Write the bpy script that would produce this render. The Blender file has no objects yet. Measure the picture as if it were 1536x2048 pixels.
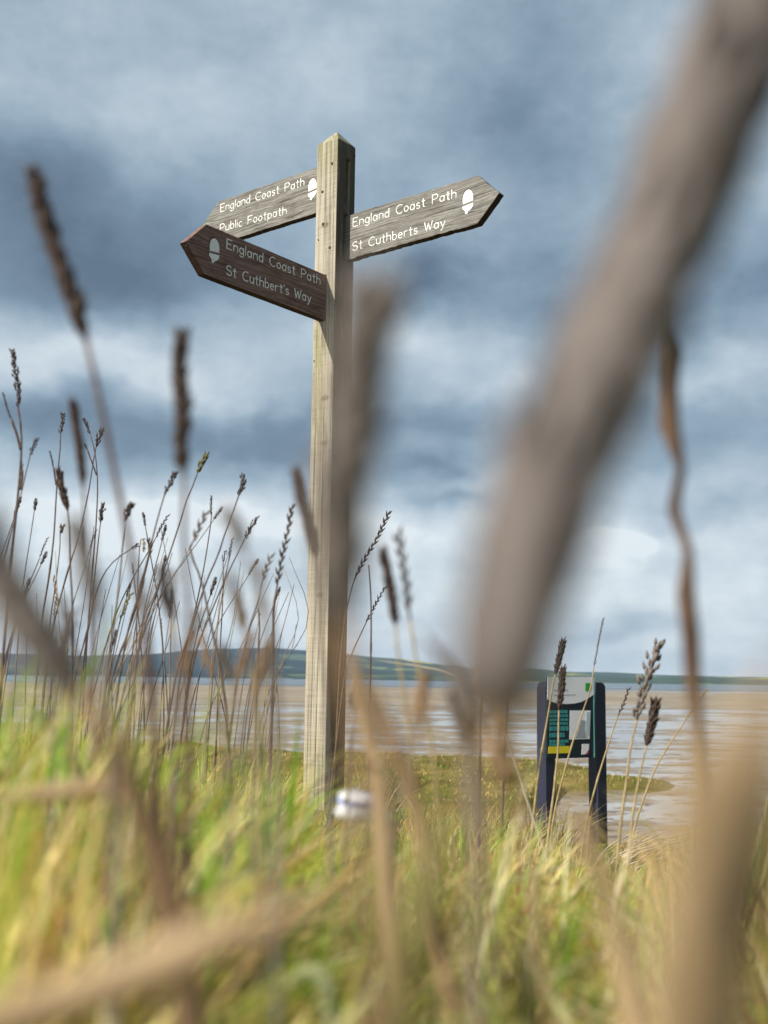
import bpy, bmesh, math, random
import numpy as np
from mathutils import Vector, Matrix

random.seed(7)
rng = np.random.default_rng(7)
S = bpy.context.scene
COL = S.collection

# ------------------------------------------------------------------ camera
F_PX, PITCH, ROLL = 2306.0, 0.1438, 0.0135      # focal length in photo pixels, radians
CZ = 0.42                                       # lens height, metres
C0 = Vector((0, 0, CZ))
_F = Vector((0, math.cos(PITCH), math.sin(PITCH)))
_R = Vector((1, 0, 0))
_U = Vector((0, -math.sin(PITCH), math.cos(PITCH)))
CR = _R * math.cos(ROLL) + _U * math.sin(ROLL)
CU = _U * math.cos(ROLL) - _R * math.sin(ROLL)
cd = bpy.data.cameras.new('camera')
cam = bpy.data.objects.new('camera', cd)
COL.objects.link(cam)
cam.matrix_world = Matrix(((CR.x, CU.x, -_F.x, C0.x), (CR.y, CU.y, -_F.y, C0.y), (CR.z, CU.z, -_F.z, C0.z), (0, 0, 0, 1)))
cd.sensor_fit = 'VERTICAL'
cd.sensor_height = 36.0
cd.lens = F_PX / 2048 * 36.0
cd.clip_start, cd.clip_end = 0.02, 20000
cd.dof.use_dof = True
cd.dof.focus_distance = 3.95
cd.dof.aperture_fstop = cd.lens / 7.0           # a 7 mm wide pupil
cd.dof.aperture_blades = 0
S.camera = cam
S.render.resolution_x, S.render.resolution_y = 768, 1024


def ray(px, py):
    return _F * F_PX + CR * (px - 768) - CU * (py - 1024)


def at(px, py, y):
    d = ray(px, py)
    return C0 + d * (y / d.y)


def px_of(p):
    d = Vector(p) - C0
    w = max(d.dot(_F), 1e-6)
    return 768 + F_PX * d.dot(CR) / w, 1024 - F_PX * d.dot(CU) / w


# ------------------------------------------------------------------ light
SUN_EL, SUN_AZ = math.radians(34), (-0.82, -0.573)     # direction towards the sun, seen from above
S.view_settings.view_transform = 'Standard'
S.view_settings.look = 'None'
S.view_settings.exposure = 0.45
S.view_settings.gamma = 1.0
S.cycles.use_denoising = True
S.cycles.max_bounces = 8
S.cycles.transparent_max_bounces = 8
S.cycles.volume_bounces = 1
sl = bpy.data.lights.new('sun', 'SUN')
sl.energy, sl.angle, sl.color = 4.8, math.radians(0.5), (1.0, 0.93, 0.82)
so = bpy.data.objects.new('sun', sl)
COL.objects.link(so)
sdir = Vector((SUN_AZ[0] * math.cos(SUN_EL), SUN_AZ[1] * math.cos(SUN_EL), math.sin(SUN_EL)))
so.rotation_euler = sdir.to_track_quat('Z', 'Y').to_euler()
so.location = sdir * 30


class G:
    """Small helper that adds shader nodes and returns their output sockets."""

    def __init__(self, tree):
        self.t = tree

    def n(self, typ, **kw):
        nd = self.t.nodes.new(typ)
        for k, v in kw.items():
            setattr(nd, k, v)
        return nd

    def put(self, sock, v):
        if isinstance(v, bpy.types.NodeSocket):
            self.t.links.new(v, sock)
        elif v is not None:
            if isinstance(v, (tuple, list)) and len(v) == 3 and sock.type == 'RGBA':
                v = (*v, 1)
            sock.default_value = v

    def m(self, op, a, b=None, c=None, clamp=False):
        nd = self.n('ShaderNodeMath', operation=op, use_clamp=clamp)
        for i, v in enumerate((a, b, c)):
            if v is not None:
                self.put(nd.inputs[i], v)
        return nd.outputs[0]

    def vm(self, op, a, b=None):
        nd = self.n('ShaderNodeVectorMath', operation=op)
        self.put(nd.inputs[0], a)
        if b is not None:
            self.put(nd.inputs[1], b)
        return nd.outputs['Value'] if op in ('LENGTH', 'DOT_PRODUCT') else nd.outputs[0]

    def sep(self, v):
        nd = self.n('ShaderNodeSeparateXYZ')
        self.put(nd.inputs[0], v)
        return nd.outputs

    def comb(self, x, y, z):
        nd = self.n('ShaderNodeCombineXYZ')
        for i, v in enumerate((x, y, z)):
            self.put(nd.inputs[i], v)
        return nd.outputs[0]

    def noise(self, v, scale=1.0, detail=3.0, rough=0.5, dist=0.0, color=False):
        nd = self.n('ShaderNodeTexNoise')
        self.put(nd.inputs['Vector'], v)
        nd.inputs['Scale'].default_value = scale
        nd.inputs['Detail'].default_value = detail
        nd.inputs['Roughness'].default_value = rough
        nd.inputs['Distortion'].default_value = dist
        return nd.outputs['Color' if color else 'Fac']

    def ramp(self, f, stops, interp='LINEAR'):
        nd = self.n('ShaderNodeValToRGB')
        self.put(nd.inputs[0], f)
        cr = nd.color_ramp
        cr.interpolation = interp
        while len(cr.elements) < len(stops):
            cr.elements.new(0.5)
        for e, (p, c) in zip(cr.elements, stops):
            e.position = p
            e.color = (*c, 1) if isinstance(c, (tuple, list)) else (c, c, c, 1)
        return nd.outputs[0]

    def step(self, f, a, b):
        nd = self.n('ShaderNodeMapRange', interpolation_type='SMOOTHSTEP')
        self.put(nd.inputs[0], f)
        nd.inputs[1].default_value, nd.inputs[2].default_value = a, b
        return nd.outputs[0]

    def mix(self, f, a, b, mode='MIX'):
        nd = self.n('ShaderNodeMix', data_type='RGBA', blend_type=mode)
        self.put(nd.inputs[0], f)
        self.put(nd.inputs[6], a)
        self.put(nd.inputs[7], b)
        return nd.outputs[2]


# ------------------------------------------------------------------ sky
world = bpy.data.worlds.new('World')
S.world = world
world.use_nodes = True
wt = world.node_tree
wt.nodes.clear()
g = G(wt)
sky = g.n('ShaderNodeTexSky', sky_type='NISHITA', sun_disc=False, sun_elevation=SUN_EL,
          sun_rotation=math.atan2(SUN_AZ[0], SUN_AZ[1]), altitude=10, air_density=1.0, dust_density=1.5, ozone_density=1.0)
SKY_STRENGTH = 0.1
d = g.n('ShaderNodeTexCoord').outputs['Generated']
dx, dy, dz = g.sep(d)
az = g.m('ARCTAN2', dx, dy)
el = g.m('ARCSINE', dz)
# layered cloud: everything in degrees of azimuth and elevation, warped by noise
azd = g.m('MULTIPLY', az, 57.2958)
eld = g.m('MULTIPLY', el, 57.2958)
flat = g.comb(azd, g.m('MULTIPLY', eld, 1.2), g.m('MULTIPLY', dy, 0.0))
w1 = g.noise(flat, 0.13, 4, 0.5, color=True)
wr, wg, wb = g.sep(w1)
u = g.m('ADD', azd, g.m('MULTIPLY', g.m('SUBTRACT', wr, 0.5), 9.0))
v = g.m('ADD', eld, g.m('MULTIPLY', g.m('SUBTRACT', wg, 0.5), 6.0))


def sky_deg(px, py):
    r = ray(px, py).normalized()
    return math.degrees(math.atan2(r.x, r.y)), math.degrees(math.asin(r.z))


# big cloud masses and gaps (where they hang in the sky; sizes in degrees)
BLOBS = [  # px, py, rx px, ry px, amount
    (160, 470, 290, 150, -.50), (60, 360, 160, 80, -.15), (330, 560, 170, 80, -.22), (1040, 230, 220, 190, -.26), (1150, 600, 330, 120, -.30), (1490, 560, 160, 110, -.20),
    (330, 890, 330, 95, -.38), (90, 800, 160, 60, -.30), (600, 900, 160, 60, -.25), (850, 850, 190, 45, -.26), (1430, 870, 190, 70, -.22),
    (860, 548, 62, 36, -.42), (880, 925, 90, 30, -.42), (905, 990, 55, 26, -.36), (800, 560, 40, 25, -.2), (1000, 890, 60, 22, -.2), (1240, 1264, 140, 20, -.22),
    (1480, 1010, 130, 28, -.24), (1250, 800, 200, 50, -.15), (440, 1285, 120, 18, -.14), (620, 1180, 160, 16, -.10),
    (70, 680, 240, 75, .36), (330, 745, 210, 60, .26), (560, 640, 160, 70, .12), (860, 680, 200, 60, .34), (1080, 760, 150, 45, .26),
    (1400, 740, 150, 40, .25), (1230, 1090, 70, 20, .55), (380, 200, 330, 70, .12), (640, 110, 240, 80, .12),
    (1400, 110, 200, 120, .10), (40, 900, 60, 60, .24), (300, 1055, 420, 45, .36), (800, 1085, 330, 60, .12), (980, 930, 90, 50, .16),
    (700, 870, 60, 30, .15), (520, 815, 90, 30, .1),
]
tot = None
DEG = 57.2958 / F_PX
for bx, by, rx, ry, am in BLOBS:
    a0, e0 = sky_deg(bx, by)
    q = g.m('ADD', g.m('POWER', g.m('MULTIPLY', g.m('SUBTRACT', u, a0), 1 / (rx * DEG)), 2.0),
            g.m('POWER', g.m('MULTIPLY', g.m('SUBTRACT', v, e0), 1 / (ry * DEG)), 2.0))
    e = g.m('MULTIPLY', g.m('EXPONENT', g.m('MULTIPLY', q, -1.0)), am)
    tot = e if tot is None else g.m('ADD', tot, e)
nf = g.noise(flat, 0.20, 6, 0.56)                # broad ragged structure
nf2 = g.noise(g.comb(azd, g.m('MULTIPLY', eld, 5.0), 3.0), 0.14, 4, 0.5)      # flat streaks low in the sky
low = g.step(eld, 15.0, 3.0)
side = g.m('MULTIPLY', g.step(azd, 24.0, 70.0), g.step(azd, 179.0, 150.0))     # added dark cloud, out of view, to dim the post's shaded face
base = g.m('SUBTRACT', g.m('ADD', 0.56, g.m('MULTIPLY', low, 0.34)), g.m('MULTIPLY', side, .36))
tx = g.m('ADD', g.m('MULTIPLY', g.m('SUBTRACT', nf, 0.5), g.m('ADD', 0.40, g.m('MULTIPLY', low, 0.22))),
         g.m('MULTIPLY', g.m('SUBTRACT', nf2, 0.5), g.m('ADD', 0.10, g.m('MULTIPLY', low, 0.26))))
nf3 = g.noise(g.comb(azd, g.m('MULTIPLY', eld, 1.7), 8.0), 0.75, 6, 0.6)         # ragged fine detail
tx = g.m('ADD', tx, g.m('MULTIPLY', g.m('SUBTRACT', nf3, 0.5), 0.15))
sval = g.m('ADD', g.m('ADD', base, tx), tot)
cloud = g.ramp(sval, [(0.0, (.105, .155, .212)), (.25, (.17, .243, .32)), (.5, (.30, .40, .485)), (.72, (.465, .55, .625)), (.9, (.63, .71, .76)), (1.0, (.75, .81, .845))])
cl10 = g.vm('MULTIPLY', cloud, (0.80 / SKY_STRENGTH,) * 3)
cover = g.m('ADD', 0.86, g.m('MULTIPLY', nf, 0.12), clamp=True)
skc = g.mix(cover, sky.outputs[0], cl10)
bg = g.n('ShaderNodeBackground')
g.put(bg.inputs[0], skc)
bg.inputs[1].default_value = SKY_STRENGTH
wt.links.new(bg.outputs[0], g.n('ShaderNodeOutputWorld').inputs[0])


# ------------------------------------------------------------------ materials
def mat(name):
    m = bpy.data.materials.new(name)
    m.use_nodes = True
    m.node_tree.nodes.clear()
    gg = G(m.node_tree)
    out = gg.n('ShaderNodeOutputMaterial')
    return m, gg, out


def principled(gg, out, color, rough=0.8, spec=0.3, bump=None, bs=0.5, bd=0.002):
    p = gg.n('ShaderNodeBsdfPrincipled')
    gg.put(p.inputs['Base Color'], color)
    gg.put(p.inputs['Roughness'], rough)
    p.inputs['Specular IOR Level'].default_value = spec
    if bump is not None:
        b = gg.n('ShaderNodeBump')
        b.inputs['Strength'].default_value = bs
        b.inputs['Distance'].default_value = bd
        gg.put(b.inputs['Height'], bump)
        gg.t.links.new(b.outputs[0], p.inputs['Normal'])
    gg.t.links.new(p.outputs[0], out.inputs['Surface'])
    return p


def coords(gg, which='Object'):
    return gg.n('ShaderNodeTexCoord').outputs[which]


def plain(name, col, rough=0.6, spec=0.3, var=0.15, scale=40):
    m, gg, out = mat(name)
    f = gg.noise(coords(gg), scale, 4, 0.6)
    c = gg.mix(f, tuple(x * (1 - var) for x in col), tuple(min(1, x * (1 + var)) for x in col))
    principled(gg, out, c, rough, spec)
    return m


def leafy(name, c1, c2, trans=0.35, scale=(1, 1, 1), ns=30, rough=0.6):
    """dry or green plant tissue: diffuse with some light coming through"""
    m, gg, out = mat(name)
    f = gg.noise(gg.vm('MULTIPLY', coords(gg), scale), ns, 4, 0.6)
    c = gg.mix(gg.step(f, 0.3, 0.7), c1, c2)
    p = principled(gg, out, c, rough, 0.25)
    t = gg.n('ShaderNodeBsdfTranslucent')
    gg.put(t.inputs[0], c)
    mx = gg.n('ShaderNodeMixShader')
    mx.inputs[0].default_value = trans
    gg.t.links.new(p.outputs[0], mx.inputs[1])
    gg.t.links.new(t.outputs[0], mx.inputs[2])
    gg.t.links.new(mx.outputs[0], out.inputs['Surface'])
    return m


def blade_mat(name, trans=0.5):
    """each blade carries its own colour"""
    m, gg, out = mat(name)
    at_ = gg.n('ShaderNodeAttribute', attribute_name='blade_colour')
    c = at_.outputs['Color']
    p = principled(gg, out, c, 0.55, 0.3)
    t = gg.n('ShaderNodeBsdfTranslucent')
    gg.put(t.inputs[0], c)
    mx = gg.n('ShaderNodeMixShader')
    mx.inputs[0].default_value = trans
    gg.t.links.new(p.outputs[0], mx.inputs[1])
    gg.t.links.new(t.outputs[0], mx.inputs[2])
    gg.t.links.new(mx.outputs[0], out.inputs['Surface'])
    return m


def post_wood():
    m, gg, out = mat('weathered_softwood')
    o = coords(gg)
    x, y, z = gg.sep(o)
    wob = gg.noise(gg.vm('MULTIPLY', o, (6, 6, 1.1)), 1, 3, 0.5, color=True)
    ow = gg.vm('ADD', o, gg.vm('MULTIPLY', gg.vm('SUBTRACT', wob, (.5, .5, .5)), (.012, .012, 0)))
    grain = gg.noise(gg.vm('MULTIPLY', ow, (95, 95, 1.3)), 1, 4, 0.6)
    fine = gg.noise(gg.vm('MULTIPLY', ow, (420, 420, 9)), 1, 2, 0.6)
    saw = gg.noise(gg.vm('MULTIPLY', o, (6, 6, 260)), 1, 2, 0.5)
    blot = gg.noise(gg.vm('MULTIPLY', o, (14, 14, 4)), 1, 4, 0.6)
    f = gg.m('ADD', gg.m('ADD', gg.m('MULTIPLY', grain, 0.62), gg.m('MULTIPLY', fine, 0.28)), gg.m('MULTIPLY', saw, 0.14))
    c = gg.ramp(f, [(.34, (.075, .062, .046)), (.43, (.19, .168, .135)), (.53, (.36, .325, .255)), (.68, (.53, .485, .40))])
    c = gg.mix(gg.m('MULTIPLY', gg.step(blot, .5, .72), .5), c, (.30, .24, .15), 'MULTIPLY')
    # green algae: under the cap and where rain drips below the front arm
    n2 = gg.noise(gg.vm('MULTIPLY', o, (60, 60, 3.5)), 1, 4, 0.65)
    top = gg.step(z, POST_TOP - .22, POST_TOP + .02)
    mid = gg.m('MULTIPLY', gg.step(z, FZ0 - .62, FZ0 - .12), gg.step(z, FZ0 + .02, FZ0 - .07))
    mid = gg.m('MULTIPLY', mid, gg.m('MULTIPLY', gg.step(x, -.052, -.03), gg.step(x, .03, -.012)))
    alg = gg.m('MULTIPLY', gg.m('ADD', gg.m('MULTIPLY', top, .75), mid), gg.step(n2, .38, .62), clamp=True)
    c = gg.mix(gg.m('MULTIPLY', alg, .8), c, (.19, .19, .045))
    # red-brown tannin stain on the face under the right-hand arm
    st = gg.noise(gg.vm('MULTIPLY', o, (50, 50, 7)), 1, 4, 0.6)
    reg = gg.m('MULTIPLY', gg.m('MULTIPLY', gg.step(x, .046, .0497), gg.step(z, RZ0 - .16, RZ0 - .02)), gg.step(z, RZ1 + .18, RZ1 - .05))
    c = gg.mix(gg.m('MULTIPLY', gg.m('MULTIPLY', reg, gg.step(st, .36, .55)), .8), c, (.09, .035, .02))
    # painted shade: darkens the side turned from the sun, in patches
    shade_noise = gg.noise(gg.vm('MULTIPLY', o, (40, 40, 3.0)), 1, 5, .65)
    c = gg.mix(gg.m('MULTIPLY', gg.m('MULTIPLY', gg.step(x, .046, .0497), gg.step(shade_noise, .28, .50)), .92), c, (.066, .056, .042))
    # drying cracks along the grain
    ck = gg.noise(gg.vm('MULTIPLY', ow, (75, 75, .9)), 1, 2, .5)
    crack = gg.step(ck, .66, .70)
    c = gg.mix(gg.m('MULTIPLY', crack, .85), c, (.04, .03, .02))
    # knots on the lit face
    kn = None
    for kx, kz, r in KNOTS:
        q = gg.m('SQRT', gg.m('ADD', gg.m('POWER', gg.m('SUBTRACT', x, kx), 2.0), gg.m('POWER', gg.m('MULTIPLY', gg.m('SUBTRACT', z, kz), 1.9), 2.0)))
        q = gg.m('ADD', q, gg.m('MULTIPLY', gg.m('SUBTRACT', blot, .5), .012))
        ring = gg.m('MULTIPLY', gg.step(q, r * .72, r * .86), gg.step(q, r * 1.12, r * .96))
        core = gg.m('MULTIPLY', gg.step(q, r * 2.4, r * .7), .45)
        k = gg.m('MAXIMUM', ring, core)
        kn = k if kn is None else gg.m('MAXIMUM', kn, k)
    face = gg.step(y, -.046, -.0497)
    c = gg.mix(gg.m('MULTIPLY', kn, face), c, (.10, .065, .03))
    hgt = gg.m('ADD', gg.m('MULTIPLY', grain, .7), gg.m('MULTIPLY', gg.m('ADD', fine, saw), .25))
    principled(gg, out, c, 0.85, 0.2, hgt, 0.7, 0.004)
    return m


def oak(name, stops, patch):
    m, gg, out = mat(name)
    o = coords(gg)
    wob = gg.noise(gg.vm('MULTIPLY', o, (5, 5, 16)), 1, 4, 0.55, color=True)
    ow = gg.vm('ADD', o, gg.vm('MULTIPLY', gg.vm('SUBTRACT', wob, (.5, .5, .5)), (0, 0, .034)))
    grain = gg.noise(gg.vm('MULTIPLY', ow, (4, 60, 190)), 1, 5, 0.65)
    fine = gg.noise(gg.vm('MULTIPLY', ow, (28, 160, 650)), 1, 3, 0.6)
    blot = gg.noise(gg.vm('MULTIPLY', o, (9, 9, 14)), 1, 4, 0.6)
    f = gg.m('ADD', gg.m('ADD', gg.m('MULTIPLY', grain, .62), gg.m('MULTIPLY', fine, .26)), gg.m('MULTIPLY', blot, .16))
    c = gg.ramp(f, stops)
    c = gg.mix(gg.m('MULTIPLY', gg.step(blot, .46, .68), .75), c, patch, 'MULTIPLY')
    ck = gg.step(gg.noise(gg.vm('MULTIPLY', ow, (3, 40, 95)), 1, 2, .5), .66, .70)
    c = gg.mix(gg.m('MULTIPLY', ck, .8), c, (.025, .02, .016))
    lich = gg.step(gg.noise(o, 55, 5, .7), .62, .70)
    c = gg.mix(gg.m('MULTIPLY', lich, .35), c, (.30, .31, .22))
    principled(gg, out, c, 0.82, 0.22, gg.m('ADD', gg.m('MULTIPLY', grain, .75), gg.m('MULTIPLY', fine, .3)), 0.85, 0.004)
    return m


# ------------------------------------------------------------------ mesh helpers
class MB:
    def __init__(self):
        self.v, self.f = [], []

    def add(self, vs, fs):
        o = len(self.v)
        self.v += [tuple(p) for p in vs]
        self.f += [tuple(i + o for i in q) for q in fs]

    def tube(self, pts, rad, sides=7, squash=None, caps=True):
        """round tube along pts; rad is a number or one radius per point"""
        pts = [Vector(p) for p in pts]
        n = len(pts)
        rad = [rad] * n if not hasattr(rad, '__len__') else list(rad)
        ref = None
        rings = []
        for i in range(n):
            t = (pts[min(i + 1, n - 1)] - pts[max(i - 1, 0)])
            t = t.normalized() if t.length > 1e-9 else Vector((0, 0, 1))
            if ref is None:
                ref = Vector((0, 1, 0)) if abs(t.y) < .9 else Vector((1, 0, 0))
            a = (ref - t * ref.dot(t)).normalized()
            ref = a
            b = t.cross(a)
            rings.append([pts[i] + (a * math.cos(k * math.tau / sides) + b * math.sin(k * math.tau / sides)) * rad[i] for k in range(sides)])
        vs = [p for r in rings for p in r]
        fs = []
        for i in range(n - 1):
            for k in range(sides):
                k2 = (k + 1) % sides
                fs.append((i * sides + k, i * sides + k2, (i + 1) * sides + k2, (i + 1) * sides + k))
        if caps:
            fs.append(tuple(range(sides))[::-1])
            fs.append(tuple((n - 1) * sides + k for k in range(sides)))
        self.add(vs, fs)

    def spindle(self, p, dirv, ln, wd, sides=5):
        d = Vector(dirv).normalized()
        a = d.orthogonal().normalized()
        b = d.cross(a)
        p = Vector(p)
        vs = [p]
        for f, w in ((.3, 1.0), (.65, .72)):
            vs += [p + d * ln * f + (a * math.cos(k * math.tau / sides) + b * math.sin(k * math.tau / sides)) * wd * .5 * w for k in range(sides)]
        vs.append(p + d * ln)
        fs = []
        for k in range(sides):
            k2 = (k + 1) % sides
            fs.append((0, 1 + k2, 1 + k))
            fs.append((1 + k, 1 + k2, 1 + sides + k2, 1 + sides + k))
            fs.append((1 + sides + k, 1 + sides + k2, 1 + 2 * sides))
        self.add(vs, fs)

    def ribbon(self, pts, wid, fold=0.25, facing=(0, -1, 0), twist=0.0):
        """leaf blade: shallow V section, tapered by the widths given, with a real thickness at the midrib"""
        pts = [Vector(p) for p in pts]
        n = len(pts)
        vs, fs = [], []
        for i in range(n):
            t = (pts[min(i + 1, n - 1)] - pts[max(i - 1, 0)]).normalized()
            fc = Vector(facing)
            fc = (fc - t * fc.dot(t)).normalized()
            s = t.cross(fc)
            an = twist * i / max(n - 1, 1)
            s2 = s * math.cos(an) + fc * math.sin(an)
            f2 = fc * math.cos(an) - s * math.sin(an)
            w = wid[i] * .5
            vs += [pts[i] - s2 * w, pts[i] - f2 * w * fold * 1.3, pts[i] + s2 * w, pts[i] - f2 * w * fold * 1.3 - f2 * w * .25]
        for i in range(n - 1):
            a, b = i * 4, i * 4 + 4
            fs += [(a, a + 1, b + 1, b), (a + 1, a + 2, b + 2, b + 1), (a + 2, a + 3, b + 3, b + 2), (a + 3, a, b, b + 3)]
        self.add(vs, fs)

    def box(self, c, s, M=None):
        c, s = Vector(c), Vector(s) / 2
        vs = [Vector((c.x + s.x * i, c.y + s.y * j, c.z + s.z * k)) for i in (-1, 1) for j in (-1, 1) for k in (-1, 1)]
        if M:
            vs = [M @ p for p in vs]
        self.add(vs, [(0, 1, 3, 2), (4, 6, 7, 5), (0, 4, 5, 1), (2, 3, 7, 6), (0, 2, 6, 4), (1, 5, 7, 3)])

    def prism(self, outline, y0, y1):
        """outline in local x,z (counter-clockwise seen from -y), extruded from y0 to y1"""
        n = len(outline)
        vs = [(x, y0, z) for x, z in outline] + [(x, y1, z) for x, z in outline]
        fs = [tuple(range(n)), tuple(range(2 * n - 1, n - 1, -1))]
        for i in range(n):
            j = (i + 1) % n
            fs.append((i, i + n, j + n, j))
        self.add(vs, fs)

    def build(self, name, material, parent=None, smooth=False, origin=None, matrix=None, bevel=0.0, segs=2):
        me = bpy.data.meshes.new(name)
        vs = self.v
        if origin is not None:
            o = Vector(origin)
            vs = [tuple(Vector(p) - o) for p in vs]
        me.from_pydata(vs, [], self.f)
        me.materials.append(material)
        me.update()
        if bevel:
            bm = bmesh.new()
            bm.from_mesh(me)
            bmesh.ops.remove_doubles(bm, verts=bm.verts, dist=1e-6)
            ed = [e for e in bm.edges if len(e.link_faces) == 2 and e.calc_face_angle(0) > .5]
            bmesh.ops.bevel(bm, geom=ed, offset=bevel, segments=segs, profile=.5, affect='EDGES')
            bm.to_mesh(me)
            bm.free()
        if smooth:
            me.polygons.foreach_set('use_smooth', [True] * len(me.polygons))
        ob = bpy.data.objects.new(name, me)
        COL.objects.link(ob)
        if parent is not None:
            ob.parent = parent
        if origin is not None and parent is None:
            ob.location = origin
        if matrix is not None:
            ob.matrix_local = matrix
        return ob


def empty(name, loc, rz=0.0):
    o = bpy.data.objects.new(name, None)
    o.empty_display_size = .05
    COL.objects.link(o)
    o.location = loc
    o.rotation_euler = (0, 0, rz)
    return o


def tag(o, label=None, cat=None, group=None, kind=None):
    if label:
        o['label'] = label
    if cat:
        o['category'] = cat
    if group:
        o['group'] = group
    if kind:
        o['kind'] = kind
    return o


# ------------------------------------------------------------------ the lie of the land
GY = [-3, .4, 1.3, 2.3, 4, 6, 8.6, 10.5, 12.5, 14.5, 18]
GZ = [.15, .14, .11, .06, -.03, -.36, -.80, -1.15, -1.42, -1.60, -1.75]


def gz(x, y):
    z = np.interp(y, GY, GZ)
    x = np.asarray(x, float)
    near = np.interp(y, [0, 3, 6, 9], [1, 1, .5, 0])
    z = z + near * (np.clip(-x, 0, 1.2) * .09 - np.clip(x, 0, 1.5) * .03)
    z = z - .3 * np.clip(x - .1, 0, .6) * np.interp(y, [1.5, 3, 5, 7.5], [0, 1, 1, 0])
    return z + .018 * np.sin(3.1 * x + 1.7 * y) * near + .05 * np.sin(.9 * x + .4) * np.interp(y, [5, 9], [0, 1])


def marsh_h(x, y):
    """height of the salt-marsh shelf above the flats"""
    ed = np.sin(x * .9) * .7 + np.sin(x * 2.3 + 1) * .35
    front = np.interp(x, [-12, 0, 1.6, 2.6, 3.3, 5.2, 6.0], [15.0, 15.5, 16.0, 17.5, 20.5, 21.0, 23.0]) + ed * .35
    back = np.interp(x, [-12, -4, 0, 2.5, 4.2, 6.0, 6.6], [33, 31, 29.5, 27.5, 26.5, 24.8, 23.5]) + ed
    a = np.clip((y - front) / 1.0, 0, 1) * np.clip((back - y) / 1.6, 0, 1) * np.clip((6.4 - x) / 2.6, 0, 1)
    a = a * a * (3 - 2 * a)
    hole = np.sin(x * 1.7 + .6 * y) + np.sin(x * 3.9 - y * .9 + 1) + np.sin(y * 2.2 + x * .7)
    a = a * np.clip((hole + 1.7 - .35 * np.clip(x - 2, 0, 5)) / .8, 0, 1)
    return a * (.19 + .05 * np.sin(x * 2.1) * np.sin(y * 1.3))


def sheet(name, xs, ys, zf, material):
    xs, ys = np.asarray(xs, float), np.asarray(ys, float)
    X, Y = np.meshgrid(xs, ys)
    Z = zf(X, Y)
    me = bpy.data.meshes.new(name)
    nx, ny = len(xs), len(ys)
    idx = np.arange(nx * ny).reshape(ny, nx)
    fs = np.stack([idx[:-1, :-1], idx[:-1, 1:], idx[1:, 1:], idx[1:, :-1]], -1).reshape(-1, 4)
    me.from_pydata(np.stack([X, Y, Z], -1).reshape(-1, 3).tolist(), [], fs.tolist())
    me.materials.append(material)
    me.polygons.foreach_set('use_smooth', [True] * len(me.polygons))
    ob = bpy.data.objects.new(name, me)
    COL.objects.link(ob)
    return tag(ob, kind='structure')


def bank_mat():
    m, gg, out = mat('turf_thatch')
    o = coords(gg)
    a = gg.noise(o, 9, 5, .6)
    b = gg.noise(o, 70, 4, .7)
    c = gg.ramp(gg.m('ADD', gg.m('MULTIPLY', a, .6), gg.m('MULTIPLY', b, .4)),
                [(.32, (.05, .045, .015)), (.46, (.13, .14, .03)), (.56, (.24, .19, .07)), (.7, (.36, .28, .13))])
    principled(gg, out, c, .9, .1, b, .8, .02)
    return m


sheet('bank_ground', np.linspace(-9, 9, 91), np.concatenate([np.linspace(-3, 4, 60), np.linspace(4.2, 18, 60)]), gz, bank_mat())


def flats_mat():
    m, gg, out = mat('wet_sand_flats')
    o = coords(gg)
    x, y, z = gg.sep(o)
    # ripples and pools: the pattern grows with distance, as sand bars do towards the low-water line
    ly = gg.m('LOGARITHM', gg.m('MAXIMUM', y, 5.0), 2.71828)
    k = gg.m('DIVIDE', x, gg.m('MAXIMUM', y, 5.0))
    q = gg.comb(gg.m('MULTIPLY', k, 5.0), gg.m('MULTIPLY', ly, 5.2), 0.0)
    big = gg.noise(q, 2.1, 4, .55)
    q2 = gg.comb(gg.m('MULTIPLY', k, 15.0), gg.m('MULTIPLY', ly, 20.0), 3.3)
    med = gg.noise(q2, 1.0, 5, .6)
    fine = gg.noise(gg.vm('MULTIPLY', o, (1.6, 5, 1)), 1.0, 4, .6)
    sand = gg.ramp(gg.m('ADD', gg.m('MULTIPLY', med, .6), gg.m('MULTIPLY', fine, .4)),
                   [(.35, (.17, .125, .08)), (.5, (.30, .24, .165)), (.65, (.46, .39, .295))])
    # seaweed and stones
    wd = gg.noise(gg.comb(gg.m('MULTIPLY', k, 34.0), gg.m('MULTIPLY', ly, 42.0), 7.0), 1.0, 3, .6)
    nearf = gg.step(y, 95.0, 30.0)
    weed = gg.m('MULTIPLY', gg.step(wd, .60, .64), nearf)
    c = gg.mix(weed, sand, (.065, .048, .02))
    far_bar = gg.m('MULTIPLY', gg.step(y, 75.0, 110.0), gg.step(y, 260.0, 190.0))
    q3 = gg.comb(gg.m('MULTIPLY', k, 30.0), gg.m('MULTIPLY', ly, 46.0), 9.1)
    sm = gg.noise(q3, 1.0, 4, .65)
    wetv = gg.m('ADD', gg.m('ADD', gg.m('MULTIPLY', big, .38), gg.m('MULTIPLY', med, .38)), gg.m('MULTIPLY', sm, .24))
    wetv = gg.m('SUBTRACT', wetv, gg.m('MULTIPLY', far_bar, .09))
    wetv = gg.m('ADD', wetv, gg.m('MULTIPLY', gg.step(k, -.02, .26), .04))
    wet = gg.m('MULTIPLY', gg.step(wetv, .512, .536), gg.m('SUBTRACT', 1.0, weed))
    wet = gg.m('MULTIPLY', wet, gg.step(y, 14.0, 17.0))
    damp = gg.step(wetv, .46, .512)
    c = gg.mix(gg.m('MULTIPLY', damp, .35), c, (.20, .15, .115))
    rg = gg.m('SUBTRACT', .8, gg.m('ADD', gg.m('MULTIPLY', wet, .50), gg.m('MULTIPLY', damp, .22)))
    p = principled(gg, out, c, rg, .4, gg.m('MULTIPLY', fine, gg.m('SUBTRACT', 1.0, wet)), .5, .03)
    return m


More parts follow.
